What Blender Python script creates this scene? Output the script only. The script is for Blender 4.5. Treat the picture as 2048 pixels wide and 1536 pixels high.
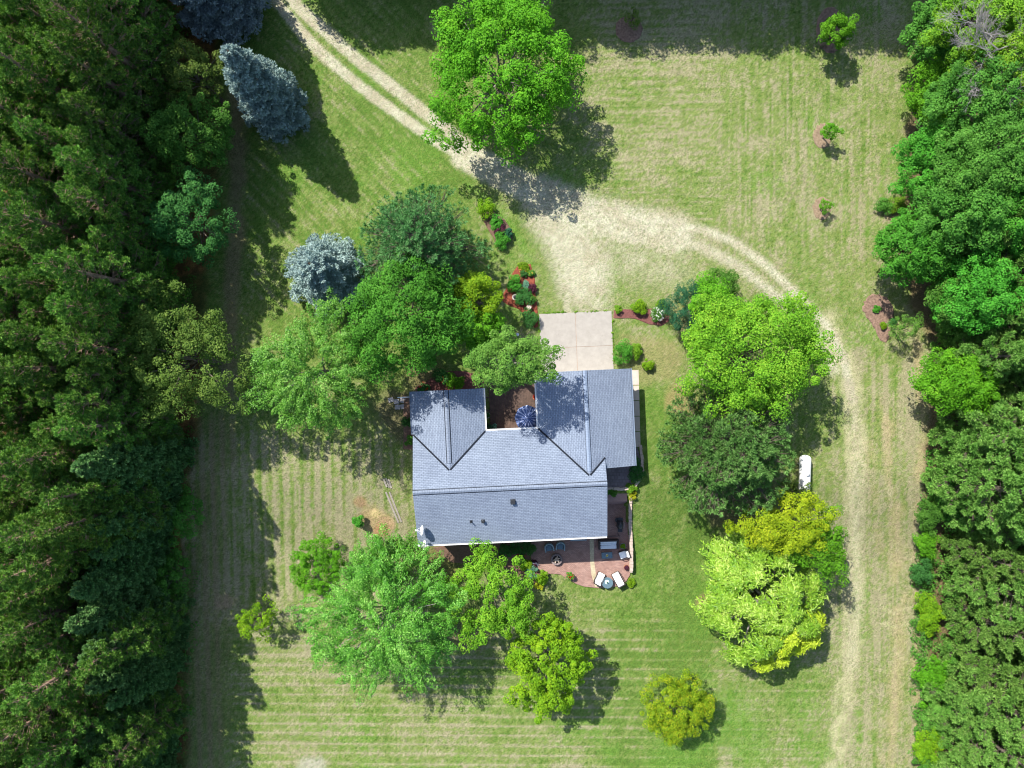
import bpy, math, random
import numpy as np
from mathutils import Vector, Matrix
R_ = math.radians
scene = bpy.context.scene
for o in list(bpy.data.objects): bpy.data.objects.remove(o)
C = scene.collection
# ------------------------------------------------------------------ camera, sky, sun
CAMH = 64.0
S = 0.045                       # metres on the ground per photograph pixel straight below the drone
cam_d = bpy.data.cameras.new('camera'); cam = bpy.data.objects.new('camera', cam_d); C.objects.link(cam)
cam.location = (0, 0, CAMH); cam.rotation_euler = (0, 0, 0)
cam_d.sensor_width = 36; cam_d.lens = 25.0; cam_d.clip_start = 1; cam_d.clip_end = 6000
scene.camera = cam
SUN_EL = 50.0
SHX, SHY = 0.655, -0.755        # ground direction the shadows fall in
w = bpy.data.worlds.new('World'); scene.world = w; w.use_nodes = True
nt = w.node_tree; bg = nt.nodes['Background']
sky = nt.nodes.new('ShaderNodeTexSky'); sky.sky_type = 'NISHITA'; sky.sun_disc = False
sky.sun_elevation = R_(SUN_EL); sky.sun_rotation = math.atan2(-SHX, -SHY)
nt.links.new(sky.outputs[0], bg.inputs[0]); bg.inputs[1].default_value = 0.135
sd = bpy.data.lights.new('sun', 'SUN'); sun = bpy.data.objects.new('sun', sd); C.objects.link(sun)
sd.energy = 4.7; sd.angle = R_(0.5); sd.color = (1.0, 0.955, 0.87)
_el = R_(SUN_EL)
sun.rotation_euler = Vector((SHX*math.cos(_el), SHY*math.cos(_el), -math.sin(_el))).to_track_quat('-Z', 'Y').to_euler()
scene.view_settings.view_transform = 'Standard'; scene.view_settings.look = 'None'
scene.view_settings.exposure = 0.85; scene.view_settings.gamma = 1
scene.render.engine = 'CYCLES'
scene.cycles.filter_width = 1.1; scene.cycles.max_bounces = 8; scene.cycles.diffuse_bounces = 5; scene.cycles.transparent_max_bounces = 4

# ------------------------------------------------------------------ helpers
def sstep(a, b, x):
    t = np.clip((x-a)/(b-a), 0, 1); return t*t*(3-2*t)
def terr(x, y):
    """the lawn lies level to the north and falls two metres past the back of the house"""
    x = np.asarray(x, float); y = np.asarray(y, float)
    z = -2.0*sstep(-7.0, -17.0, y)*0.999
    return z + 0.12*np.sin(x*.11+1)*np.sin(y*.13)*sstep(12, 24, np.hypot(x, y))
def P(px, py, z=None):
    """map position of photograph pixel (px, py) for a point at height z (or on the ground)"""
    if z is not None:
        k = S*(CAMH-z)/CAMH
        return ((px-1024)*k, (768-py)*k)
    zz = 0.0
    for _ in range(8):
        k = S*(CAMH-zz)/CAMH; x = (px-1024)*k; y = (768-py)*k; zz = float(terr(x, y))
    return (x, y)
def G(px, py):
    x, y = P(px, py); return Vector((x, y, float(terr(x, y))))

def tag(o, label=None, cat=None, group=None, kind=None):
    if label: o['label'] = label
    if cat: o['category'] = cat
    if group: o['group'] = group
    if kind: o['kind'] = kind
    return o
def empty(name, loc=(0, 0, 0), rz=0):
    o = bpy.data.objects.new(name, None); C.objects.link(o)
    o.location = loc; o.rotation_euler = (0, 0, rz); o.empty_display_size = .2
    return o
def mesh_np(name, V, F, mat, smooth=False, uv=None):
    """V (n,3) float, F list of (m,k) int arrays"""
    me = bpy.data.meshes.new(name)
    V = np.ascontiguousarray(V, np.float32)
    F = [np.asarray(f, np.int32) for f in F if len(f)]
    me.vertices.add(len(V)); me.vertices.foreach_set('co', V.ravel())
    nl = sum(f.size for f in F); nf = sum(len(f) for f in F)
    me.loops.add(nl); me.loops.foreach_set('vertex_index', np.concatenate([f.ravel() for f in F]))
    tot = np.concatenate([np.full(len(f), f.shape[1], np.int32) for f in F])
    st = np.concatenate([[0], np.cumsum(tot)[:-1]]).astype(np.int32)
    me.polygons.add(nf); me.polygons.foreach_set('loop_start', st)
    try: me.polygons.foreach_set('loop_total', tot)
    except Exception: pass
    if uv is not None:
        l = me.uv_layers.new(name='UVMap'); l.data.foreach_set('uv', np.asarray(uv, np.float32).ravel())
    me.update(calc_edges=True); me.validate()
    me.polygons.foreach_set('use_smooth', np.full(nf, smooth))
    if mat: me.materials.append(mat)
    return me
def obj(name, me, parent=None):
    o = bpy.data.objects.new(name, me); C.objects.link(o)
    if parent: o.parent = parent
    return o

class MB:
    """collects shapes into one mesh"""
    def __init__(s): s.v = []; s.f = []; s.M = Matrix.Identity(4)
    def add(s, vs, fs, M=None):
        b = len(s.v); m = s.M @ (M or Matrix.Identity(4))
        s.v += [tuple(m @ Vector(v)) for v in vs]; s.f += [tuple(b+i for i in f) for f in fs]
        return s
    def box(s, c, d, rz=0, rx=0, ry=0, bev=0):
        x, y, z = d[0]/2, d[1]/2, d[2]/2
        M = Matrix.Translation(c) @ Matrix.Rotation(rz, 4, 'Z') @ Matrix.Rotation(ry, 4, 'Y') @ Matrix.Rotation(rx, 4, 'X')
        if bev <= 0:
            vs = [(sx*x, sy*y, sz*z) for sx in (-1, 1) for sy in (-1, 1) for sz in (-1, 1)]
            fs = [(0,1,3,2),(4,6,7,5),(0,4,5,1),(2,3,7,6),(0,2,6,4),(1,5,7,3)]
            return s.add(vs, fs, M)
        b = min(bev, x*.9, y*.9, z*.9)
        def ring(xx, yy, zz):
            out = []
            for (cx, cy, a0) in ((xx-b, yy-b, 0), (-xx+b, yy-b, 90), (-xx+b, -yy+b, 180), (xx-b, -yy+b, 270)):
                for k in range(3):
                    a = R_(a0+k*45); out.append((cx+b*math.cos(a), cy+b*math.sin(a), zz))
            return out
        def ins(r, q): return [(px_*(x-q)/x, py_*(y-q)/y, pz) for px_, py_, pz in r]
        rs = [ins(ring(x, y, -z), b*.9), ins(ring(x, y, -z+b*.3), b*.3), ring(x, y, -z+b), ring(x, y, z-b), ins(ring(x, y, z-b*.3), b*.3), ins(ring(x, y, z), b*.9)]
        vs = [v for r in rs for v in r]; n = 12; fs = []
        for j in range(5):
            for i in range(n): fs.append((j*n+i, j*n+(i+1) % n, (j+1)*n+(i+1) % n, (j+1)*n+i))
        fs.append(tuple(range(n-1, -1, -1))); fs.append(tuple(range(5*n, 6*n)))
        return s.add(vs, fs, M)
    def prism(s, poly, z0, z1):
        n = len(poly)
        if sum(poly[i][0]*poly[(i+1) % n][1]-poly[(i+1) % n][0]*poly[i][1] for i in range(n)) < 0: poly = poly[::-1]
        vs = [(p[0], p[1], z0) for p in poly]+[(p[0], p[1], z1) for p in poly]
        fs = [tuple(range(n-1, -1, -1)), tuple(range(n, 2*n))]+[(i, (i+1) % n, n+(i+1) % n, n+i) for i in range(n)]
        return s.add(vs, fs)
    def lathe(s, prof, n=20, c=(0, 0, 0), cap=True, rx=0, rz=0):
        M = Matrix.Translation(c) @ Matrix.Rotation(rz, 4, 'Z') @ Matrix.Rotation(rx, 4, 'X')
        vs = [(r*math.cos(2*math.pi*i/n), r*math.sin(2*math.pi*i/n), z) for r, z in prof for i in range(n)]
        fs = [(j*n+i, j*n+(i+1) % n, (j+1)*n+(i+1) % n, (j+1)*n+i) for j in range(len(prof)-1) for i in range(n)]
        if cap:
            fs.append(tuple(range(n-1, -1, -1))); fs.append(tuple(range((len(prof)-1)*n, len(prof)*n)))
        return s.add(vs, fs, M)
    def tube(s, pts, rad, n=8, cap=True):
        pts = [Vector(p) for p in pts]
        if not hasattr(rad, '__len__'): rad = [rad]*len(pts)
        vs = []; 
        for i, p in enumerate(pts):
            d = (pts[min(i+1, len(pts)-1)]-pts[max(i-1, 0)]).normalized()
            a = d.cross(Vector((0, 0, 1)) if abs(d.z) < .9 else Vector((1, 0, 0))).normalized(); b = d.cross(a)
            vs += [tuple(p+(a*math.cos(2*math.pi*k/n)+b*math.sin(2*math.pi*k/n))*rad[i]) for k in range(n)]
        fs = [(j*n+i, j*n+(i+1) % n, (j+1)*n+(i+1) % n, (j+1)*n+i) for j in range(len(pts)-1) for i in range(n)]
        if cap: fs.append(tuple(range(n-1, -1, -1))); fs.append(tuple(range((len(pts)-1)*n, len(pts)*n)))
        return s.add(vs, fs)
    def build(s, name, mat, parent=None, smooth=False):
        me = bpy.data.meshes.new(name); me.from_pydata(s.v, [], s.f); me.validate()
        me.polygons.foreach_set('use_smooth', [smooth]*len(me.polygons))
        if mat: me.materials.append(mat)
        return obj(name, me, parent)

# ------------------------------------------------------------------ materials
def newmat(name):
    m = bpy.data.materials.new(name); m.use_nodes = True
    n = m.node_tree; b = n.nodes['Principled BSDF']; return m, n, b
def ramp(n, stops, src):
    r = n.nodes.new('ShaderNodeValToRGB'); e = r.color_ramp.elements
    while len(e) < len(stops): e.new(.5)
    for k, (p, c) in enumerate(stops): e[k].position = p; e[k].color = (*c, 1)
    n.links.new(src, r.inputs[0]); return r.outputs[0]
def noise(n, scale, detail=4, vec=None, rough=.6):
    t = n.nodes.new('ShaderNodeTexNoise'); t.inputs['Scale'].default_value = scale
    t.inputs['Detail'].default_value = detail; t.inputs['Roughness'].default_value = rough
    if vec: n.links.new(vec, t.inputs['Vector'])
    return t.outputs['Fac']
def mulc(c, k): return tuple(min(1, x*k) for x in c)
def simple(name, col, rough=.6, var=.25, scale=6, metal=0, spec=.4, bump=0, bscale=40):
    m, n, b = newmat(name)
    tc = n.nodes.new('ShaderNodeTexCoord').outputs['Object']
    o = ramp(n, [(.3, mulc(col, 1-var)), (.7, mulc(col, 1+var))], noise(n, scale, 5, tc))
    n.links.new(o, b.inputs['Base Color'])
    b.inputs['Roughness'].default_value = rough; b.inputs['Metallic'].default_value = metal
    b.inputs['Specular IOR Level'].default_value = spec
    if bump:
        bp = n.nodes.new('ShaderNodeBump'); bp.inputs['Strength'].default_value = bump; bp.inputs['Distance'].default_value = .02
        n.links.new(noise(n, bscale, 4, tc), bp.inputs['Height']); n.links.new(bp.outputs[0], b.inputs['Normal'])
    return m
def leafmat(name, c1, c2, c3=None, trans=.2, nscale=.55, rough=.6, spec=.12):
    """leaves: each leaf its own tone, sprays of younger foliage in another"""
    m, n, b = newmat(name)
    g = n.nodes.new('ShaderNodeNewGeometry')
    tc = n.nodes.new('ShaderNodeTexCoord').outputs['Object']
    nz = noise(n, nscale, 3, tc)
    ad = n.nodes.new('ShaderNodeMath'); ad.operation = 'MULTIPLY_ADD'
    n.links.new(g.outputs['Random Per Island'], ad.inputs[0]); ad.inputs[1].default_value = .55
    sb = n.nodes.new('ShaderNodeMath'); sb.operation = 'MULTIPLY_ADD'
    n.links.new(nz, sb.inputs[0]); sb.inputs[1].default_value = 1.1; sb.inputs[2].default_value = -.32
    n.links.new(sb.outputs[0], ad.inputs[2])
    col = ramp(n, [(.08, c1), (.55, c2), (1.0, c3 or mulc(c2, 1.5))], ad.outputs[0])
    oi = n.nodes.new('ShaderNodeObjectInfo'); om = n.nodes.new('ShaderNodeMapRange'); om.inputs[3].default_value = .86; om.inputs[4].default_value = 1.14
    n.links.new(oi.outputs['Random'], om.inputs[0]); oh = n.nodes.new('ShaderNodeHueSaturation'); n.links.new(om.outputs[0], oh.inputs['Value'])
    o2 = n.nodes.new('ShaderNodeMapRange'); o2.inputs[3].default_value = .493; o2.inputs[4].default_value = .507; n.links.new(oi.outputs['Random'], o2.inputs[0]); n.links.new(o2.outputs[0], oh.inputs['Hue'])
    n.links.new(col, oh.inputs['Color']); col = oh.outputs[0]
    n.links.new(col, b.inputs['Base Color']); b.inputs['Roughness'].default_value = rough
    b.inputs['Specular IOR Level'].default_value = spec
    tr = n.nodes.new('ShaderNodeBsdfTranslucent')
    hs = n.nodes.new('ShaderNodeHueSaturation'); hs.inputs['Saturation'].default_value = 1.15; hs.inputs['Value'].default_value = 1.3
    n.links.new(col, hs.inputs['Color']); n.links.new(hs.outputs[0], tr.inputs['Color'])
    mx = n.nodes.new('ShaderNodeMixShader'); mx.inputs[0].default_value = trans
    n.links.new(b.outputs[0], mx.inputs[1]); n.links.new(tr.outputs[0], mx.inputs[2])
    n.links.new(mx.outputs[0], n.nodes['Material Output'].inputs['Surface'])
    return m
L = {}
L['bright'] = leafmat('leaf_bright', (.045, .15, .006), (.085, .27, .010), (.17, .38, .02))
L['maple']  = leafmat('leaf_maple', (.028, .13, .010), (.060, .24, .020), (.12, .35, .04))
L['silver'] = leafmat('leaf_silver', (.030, .12, .008), (.09, .26, .018), (.30, .50, .11), rough=.45, spec=.3)
L['lime']   = leafmat('leaf_lime', (.07, .175, .006), (.14, .28, .008), (.28, .40, .015))
L['yellow'] = leafmat('leaf_yellow', (.16, .21, .010), (.30, .33, .012), (.45, .44, .02))
L['gold']   = leafmat('leaf_gold', (.08, .19, .006), (.18, .31, .010), (.42, .42, .02), nscale=1.2)
L['spring'] = leafmat('leaf_spring', (.06, .17, .010), (.128, .285, .014), (.26, .41, .035))
L['ash']    = leafmat('leaf_ash', (.05, .15, .02), (.11, .26, .035), (.22, .38, .08))
L['dark']   = leafmat('leaf_dark', (.02, .08, .016), (.042, .15, .03), (.09, .24, .05))
L['wood']   = leafmat('leaf_wood', (.032, .11, .012), (.07, .20, .024), (.14, .30, .05))
L['olive']  = leafmat('leaf_olive', (.04, .085, .012), (.095, .16, .024), (.19, .25, .05))
L['willow'] = leafmat('leaf_willow', (.085, .20, .012), (.21, .35, .024), (.50, .58, .15), rough=.42, spec=.35)
L['willowy']= leafmat('leaf_willow_yellow', (.24, .36, .02), (.42, .52, .03), (.56, .62, .10))
L['pine']   = leafmat('needle_pine', (.045, .125, .022), (.11, .245, .04), (.29, .46, .07), trans=.15, rough=.6, nscale=.9)
L['pinelone'] = leafmat('needle_lone_pine', (.05, .15, .04), (.10, .25, .075), (.20, .36, .14), trans=.15, rough=.6)
L['pine2']  = leafmat('needle_pine_forest', (.06, .16, .026), (.15, .31, .055), (.31, .49, .12), trans=.18, rough=.6, nscale=.8)
L['spruce'] = leafmat('needle_spruce', (.045, .13, .035), (.11, .24, .07), (.24, .40, .13), trans=.1, rough=.6)
L['blue']   = leafmat('needle_blue', (.16, .24, .22), (.29, .39, .365), (.48, .61, .57), trans=.1, rough=.55)
L['bluedk'] = leafmat('needle_bluedark', (.16, .21, .23), (.28, .36, .38), (.46, .55, .56), trans=.1, rough=.55)
L['juniper']= leafmat('needle_juniper', (.010, .06, .024), (.022, .10, .045), (.05, .17, .08), trans=.1)
L['white']  = leafmat('petal_white', (.45, .5, .4), (.6, .62, .55), (.7, .7, .66), trans=.2)
L['redf']   = leafmat('petal_red', (.30, .02, .015), (.45, .04, .02), (.5, .12, .04), trans=.2)
L['yelf']   = leafmat('petal_yellow', (.4, .30, .03), (.55, .45, .06), (.62, .55, .15), trans=.2)
L['purple'] = leafmat('leaf_purple', (.03, .01, .02), (.08, .02, .04), (.14, .05, .06), trans=.2)
L['hosta']  = leafmat('leaf_hosta', (.05, .15, .09), (.11, .26, .16), (.35, .5, .4), trans=.2)
L['lavender'] = leafmat('leaf_lavender', (.12, .14, .18), (.22, .22, .32), (.4, .36, .5), trans=.2)
L['chart']  = leafmat('leaf_chartreuse', (.12, .21, .008), (.24, .34, .010), (.42, .46, .02))
L['pinesoft'] = leafmat('needle_soft_pine', (.05, .15, .032), (.115, .27, .06), (.24, .43, .13), trans=.18, rough=.6)
BARK = simple('bark', (.12, .095, .075), .9, .4, 3, bump=.6)
BARKG = simple('bark_grey', (.22, .20, .18), .9, .3, 3, bump=.5)
BARKP = simple('bark_pine', (.27, .18, .13), .9, .35, 3, bump=.6)
DEADW = simple('dead_wood', (.27, .25, .235), .85, .25, 4)

# ------------------------------------------------------------------ foliage generators (numpy)
def unit(a): return a/np.maximum(np.linalg.norm(a, axis=1, keepdims=True), 1e-9)
def cards(rs, c, nrm, size, asp=.62, along=None, fold=True):
    """leaf faces: pointed four-sided blades at c facing nrm"""
    n = len(c); nrm = unit(nrm)
    t = along if along is not None else rs.normal(size=(n, 3))
    t = t-nrm*np.sum(t*nrm, 1, keepdims=True); t = unit(t); b = np.cross(nrm, t)
    s = (np.asarray(size)*np.ones(n)*rs.uniform(.7, 1.3, n))[:, None]
    V = np.empty((n, 4, 3))
    V[:, 0] = c-t*s*.5; V[:, 2] = c+t*s*.5
    V[:, 1] = c+b*s*asp*.5+t*s*.05+nrm*s*.06; V[:, 3] = c-b*s*asp*.5+t*s*.05+nrm*s*.06
    return V.reshape(-1, 3), np.arange(4*n).reshape(n, 4)
def sph(rs, n, zmin=-1):
    z = rs.uniform(zmin, 1, n); a = rs.uniform(0, 2*np.pi, n); r = np.sqrt(1-z*z)
    return np.stack([r*np.cos(a), r*np.sin(a), z], 1)
def lobes(rs, Rx, Ry, hz, zc, nl, low=-.45, out=.15, inner=.5):
    d = sph(rs, nl, low)
    a = np.arctan2(d[:, 1], d[:, 0]); p = rs.uniform(0, 6.28, 4)
    f = 1+out*(np.sin(2*a+p[0])*.5+np.sin(3*a+p[1])*.6+np.sin(5*a+p[2])*.5+np.sin(9*a+p[3])*.35)
    rr = rs.uniform(inner**3, 1, nl)**(1/3.)
    c = d*rr[:, None]*np.stack([Rx*f, Ry*f, np.full(nl, hz)], 1)*rs.uniform(.86, 1.08, nl)[:, None]; c[:, 2] += zc
    return c
def crown_leaf(rs, c, lr, nleaf, ls, elong=1.0, flat=.75, asp=.62, up=.7):
    nleaf = int(nleaf*2.3); ls = ls*.61
    """leaf clumps of radius lr round the centres c; elong > 1 stretches them outward"""
    nl = len(c); tot = nl*nleaf
    cc = np.repeat(c, nleaf, 0); lrr = np.repeat(lr*rs.uniform(.55, 1.45, nl), nleaf)[:, None]
    d = sph(rs, tot, -.55); q = d*rs.uniform(.35, 1.0, tot)[:, None]**.5
    o = c.copy(); o[:, 2] = 0; o = unit(o+1e-6); o[:, :2] += rs.normal(size=(nl, 2))*.45; o[:, 2] = rs.uniform(-.15, .5, nl); o = unit(o); o = np.repeat(o, nleaf, 0)
    al = np.sum(q*o, 1, keepdims=True); q = q+o*al*(elong-1); q[:, 2] *= flat
    if elong > 1: 
        perp = q-o*np.sum(q*o, 1, keepdims=True); q = q-perp*.5
    pos = cc+q*lrr
    nrm = d*.7+np.array([0, 0, up])+rs.normal(size=(tot, 3))*.35
    return cards(rs, pos, nrm, ls, asp)
def limbs(rs, mbp, base_r, zt, tips, n=6, low=.35):
    """trunk and limbs reaching into the crown"""
    mbp.tube([(0, 0, -.3), (0, 0, zt*.25), (rs.normal()*.08, rs.normal()*.08, zt*.6), (0, 0, zt)], [base_r*1.35, base_r, base_r*.75, base_r*.4], 9)
    for t in tips:
        z0 = zt*rs.uniform(low, .8); m = Vector((t[0]*.45, t[1]*.45, z0+(t[2]-z0)*.6))
        r0 = base_r*rs.uniform(.3, .5)
        mbp.tube([(0, 0, z0), m, tuple(t)], [r0, r0*.6, r0*.18], 5)
def broadleaf(name, seed, px, py, hc, Rx, Ry, hz, mat, label, cat='tree', nl=110, lr=1.1, nleaf=95, ls=.3,
              elong=1.0, flat=.75, group=None, bark=None, ground=None, low=-.45, out=.15, inner=.5, rot=0, up=.7, asp=.62, extra=None, limb=14):
    """(px, py): where the middle of the crown shows; hc: its height above the ground; Rx, Ry, hz in metres"""
    rs = np.random.RandomState(seed)
    g0 = G(px, py); x, y = P(px, py, g0.z+hc); z = float(terr(x, y))
    root = empty(name, (x, y, z), rot); tag(root, label, cat, group)
    nl = int(nl*1.75); lr = lr*.70; nleaf = int(nleaf*.72)
    c = lobes(rs, Rx, Ry, hz, hc, nl, low, out, inner)
    V, F = crown_leaf(rs, c, lr, nleaf, ls, elong, flat, asp, up)
    obj('crown', mesh_np('crown', V, [F], mat), root)
    if extra:
        for (dx, dy, dz, rr, hh, n2, m2) in extra:
            c2 = lobes(rs, rr, rr, hh, 0, int(n2*1.75), low, out, inner)+np.array([dx, dy, hc+dz])
            V, F = crown_leaf(rs, c2, lr, nleaf, ls, elong, flat, asp, up)
            obj('crown', mesh_np('crown', V, [F], m2), root)
    tips = c[rs.choice(len(c), min(limb, len(c)), replace=False)]
    mb = MB(); limbs(rs, mb, max(.05, .026*hc+.018*Rx), hc, tips); mb.build('trunk', bark or BARK, root, True)
    return root
def shrub(name, seed, px, py, r, h, mat, label, cat='shrub', ls=.14, n=None, group=None, z=None, ry=None, dens=1.0, flower=None, rot=0):
    rs = np.random.RandomState(seed)
    p = G(px, py) if z is None else Vector((*P(px, py, z), z))
    root = empty(name, p, rot); tag(root, label, cat, group)
    ry = ry or r; nl = n or int(14+10*r*r)
    c = lobes(rs, r*.8, ry*.8, h*.42, h*.5, nl, -.3, .12, .35)
    V, F = crown_leaf(rs, c, max(.16, r*.32), int(60*dens), ls, flat=.85)
    obj('foliage', mesh_np('foliage', V, [F], mat), root)
    if flower:
        c2 = lobes(rs, r*.85, ry*.85, h*.45, h*.55, flower[1], .1, .12, .8)
        V, F = crown_leaf(rs, c2, .1, 10, .09, up=1.2); obj('blossom', mesh_np('blossom', V, [F], flower[0]), root)
    mb = MB()
    for k in range(6):
        t = c[rs.randint(len(c))]; mb.tube([(0, 0, -.1), (t[0]*.4, t[1]*.4, t[2]*.5), tuple(t)], [.03+.01*r, .02, .008], 4)
    mb.build('stem', BARK, root)
    return root
def blades(rs, base, d, ln, wd):
    """needles: narrow blades from base along d"""
    n = len(base); d = unit(d); s = unit(np.cross(d, rs.normal(size=(n, 3))))
    l = (ln*rs.uniform(.7, 1.15, n))[:, None]; w_ = (np.asarray(wd)*np.ones(n))[:, None]
    V = np.empty((n, 4, 3)); V[:, 0] = base; V[:, 1] = base+d*l*.55+s*w_; V[:, 2] = base+d*l; V[:, 3] = base+d*l*.55-s*w_
    return V.reshape(-1, 3), np.arange(4*n).reshape(n, 4)
def pine_mesh(seed, h, R, z0=.3, dz=.6, nb=6, ntuft=13, tl=.34, nblade=13, mat=None, wide=.05, top=1.0, rise=.25, bark=None, umin=.28, latk=.34):
    rs = np.random.RandomState(seed); T = []; D = []; mb = MB()
    mb.tube([(0, 0, -.4), (rs.normal()*.1, rs.normal()*.1, h*.5), (0, 0, h*.97)], [.018*h+.03, .012*h+.02, .02], 7)
    z = z0*h
    while z < h*.985:
        t = (z-z0*h)/(h*(1-z0)); Lz = R*min(1, (1-t)**.75*1.15*(.75+.25*min(1, t*6)))*top+.15
        a0 = rs.uniform(0, 6.28); n = max(4, int(nb*(1-.25*t)))
        for k in range(n):
            a = a0+k*6.283/n+rs.normal()*.18; Lb = Lz*rs.uniform(.72, 1.12)
            dr = np.array([math.cos(a), math.sin(a), 0]); pr = np.array([-dr[1], dr[0], 0])
            rz = rise+.5*t+rs.normal()*.06
            zb = z+rs.normal()*.1
            mid = dr*Lb*.5+np.array([0, 0, zb+Lb*rz*.3]); end = dr*Lb+np.array([0, 0, zb+Lb*rz])
            mb.tube([(0, 0, zb), tuple(mid), tuple(end*[.93, .93, 1]-[0, 0, .05])], [.02+.004*Lb, .016, .008], 4, False)
            m = max(3, int(ntuft*Lb/R*1.1)+2)
            u = rs.uniform(umin, 1.04, m)**.8; u[0] = 1.0
            lat = rs.uniform(-1, 1, m)*Lb*latk*(1.15-u*.75); lat[0] = 0
            pos = dr*(u*Lb)[:, None]+pr*lat[:, None]; pos[:, 2] += zb+Lb*rz*u**1.5+rs.normal(size=m)*.08
            for q in range(0, m, 2):
                mb.tube([tuple(dr*max(.1, u[q]-.25)*Lb+np.array([0, 0, zb+Lb*rz*max(.1, u[q]-.18)**1.5])), tuple(pos[q])], [.022, .012], 3, False)
            T.append(pos); D.append(dr[None]*.55+pr[None]*np.sign(lat)[:, None]*.3+np.array([0, 0, .75])+rs.normal(size=(m, 3))*.12)
        z += dz*rs.uniform(.8, 1.2)*(1-.35*t)
    T = np.concatenate(T); D = np.concatenate(D)
    b = np.repeat(T, nblade, 0); d = np.repeat(unit(D), nblade, 0)+rs.normal(size=(len(b), 3))*.62
    d = unit(d); V, F = blades(rs, b+d*.02, d, tl, wide)
    return mesh_np('crown', V, [F], mat), mb, len(F)
def spruce_mesh(seed, h, R, mat, dz=.32, nb=11, dens=1.0, tl=.2, wide=.045, power=.72, droop=-.12):
    rs = np.random.RandomState(seed); T = []; D = []; mb = MB()
    mb.tube([(0, 0, -.3), (0, 0, h*.5), (0, 0, h*.98)], [.02*h, .012*h, .015], 7)
    z = .03*h
    while z < h*.99:
        t = z/h; Lz = R*(1-t)**power*(.85+.15*min(1, t*8))+.06
        n = max(4, int(nb*(1-.45*t))); a0 = rs.uniform(0, 6.28)
        for k in range(n):
            a = a0+k*6.283/n+rs.normal()*.15; Lb = Lz*rs.uniform(.68, 1.16)
            dr = np.array([math.cos(a), math.sin(a), 0]); pr = np.array([-dr[1], dr[0], 0])
            zb = z+rs.normal()*.06; sl = droop*(1-t)+.45*t
            if k % 2 == 0: mb.tube([(0, 0, zb), tuple(dr*Lb*.9+np.array([0, 0, zb+Lb*sl]))], [.03, .008], 3, False)
            m = int((10+26*Lb)*dens)
            u = rs.uniform(.2, 1.03, m)**.7
            lat = rs.uniform(-1, 1, m)*Lb*.36*(1.1-u*.85)
            pos = dr*(u*Lb)[:, None]+pr*lat[:, None]
            pos[:, 2] += zb+Lb*sl*u+.12*u**3*Lb-np.abs(lat)*.25+rs.normal(size=m)*.05
            T.append(pos); D.append(dr[None]*(.6+.4*u[:, None])+pr[None]*np.sign(lat)[:, None]*.45*(np.abs(lat) > .08)[:, None]+np.array([0, 0, .25]))
        z += dz*rs.uniform(.85, 1.15)*(1-.3*t)
    T = np.concatenate(T); D = np.concatenate(D); nb_ = 5
    b = np.repeat(T, nb_, 0); d = np.repeat(unit(D), nb_, 0)+rs.normal(size=(len(b), 3))*.42
    V, F = blades(rs, b, unit(d), tl, wide)
    return mesh_np('crown', V, [F], mat), mb
def conifer(name, meshes, loc, label, group=None, rz=0, sc=1.0, cat='tree'):
    r = empty(name, loc, rz); r.scale = (sc, sc, sc); tag(r, label, cat, group)
    obj('crown', meshes[0], r); obj('trunk', meshes[1], r); return r
def bark_mesh(mb, mat):
    o = mb.build('trunk', mat, None, True); me = o.data; bpy.data.objects.remove(o); return me

# value noise for the ground
_rs = np.random.RandomState(7); _lat = _rs.rand(256, 256)
def vnoise(x, y):
    xi = np.floor(x).astype(int); yi = np.floor(y).astype(int); fx = x-xi; fy = y-yi
    fx = fx*fx*(3-2*fx); fy = fy*fy*(3-2*fy)
    a = _lat[xi % 256, yi % 256]; b = _lat[(xi+1) % 256, yi % 256]; c = _lat[xi % 256, (yi+1) % 256]; d = _lat[(xi+1) % 256, (yi+1) % 256]
    return (a*(1-fx)+b*fx)*(1-fy)+(c*(1-fx)+d*fx)*fy
def fbm(x, y, o=4):
    s = 0; a = .5
    for k in range(o): s = s+a*vnoise(x*2**k+17*k, y*2**k+31*k); a *= .5
    return s/(1-.5**o)
def dline(px, py, pts):
    """distance in map pixels to a polyline"""
    best = np.full(px.shape, 1e9)
    for (x0, y0), (x1, y1) in zip(pts[:-1], pts[1:]):
        dx, dy = x1-x0, y1-y0; t = np.clip(((px-x0)*dx+(py-y0)*dy)/(dx*dx+dy*dy), 0, 1)
        best = np.minimum(best, np.hypot(px-x0-t*dx, py-y0-t*dy))
    return best
def inpoly(px, py, poly):
    r = np.zeros(px.shape, bool); n = len(poly)
    for i in range(n):
        x0, y0 = poly[i]; x1, y1 = poly[(i+1) % n]
        if y0 == y1: continue
        c = ((y0 > py) != (y1 > py)) & (px < (x1-x0)*(py-y0)/(y1-y0)+x0); r ^= c
    return r

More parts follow.
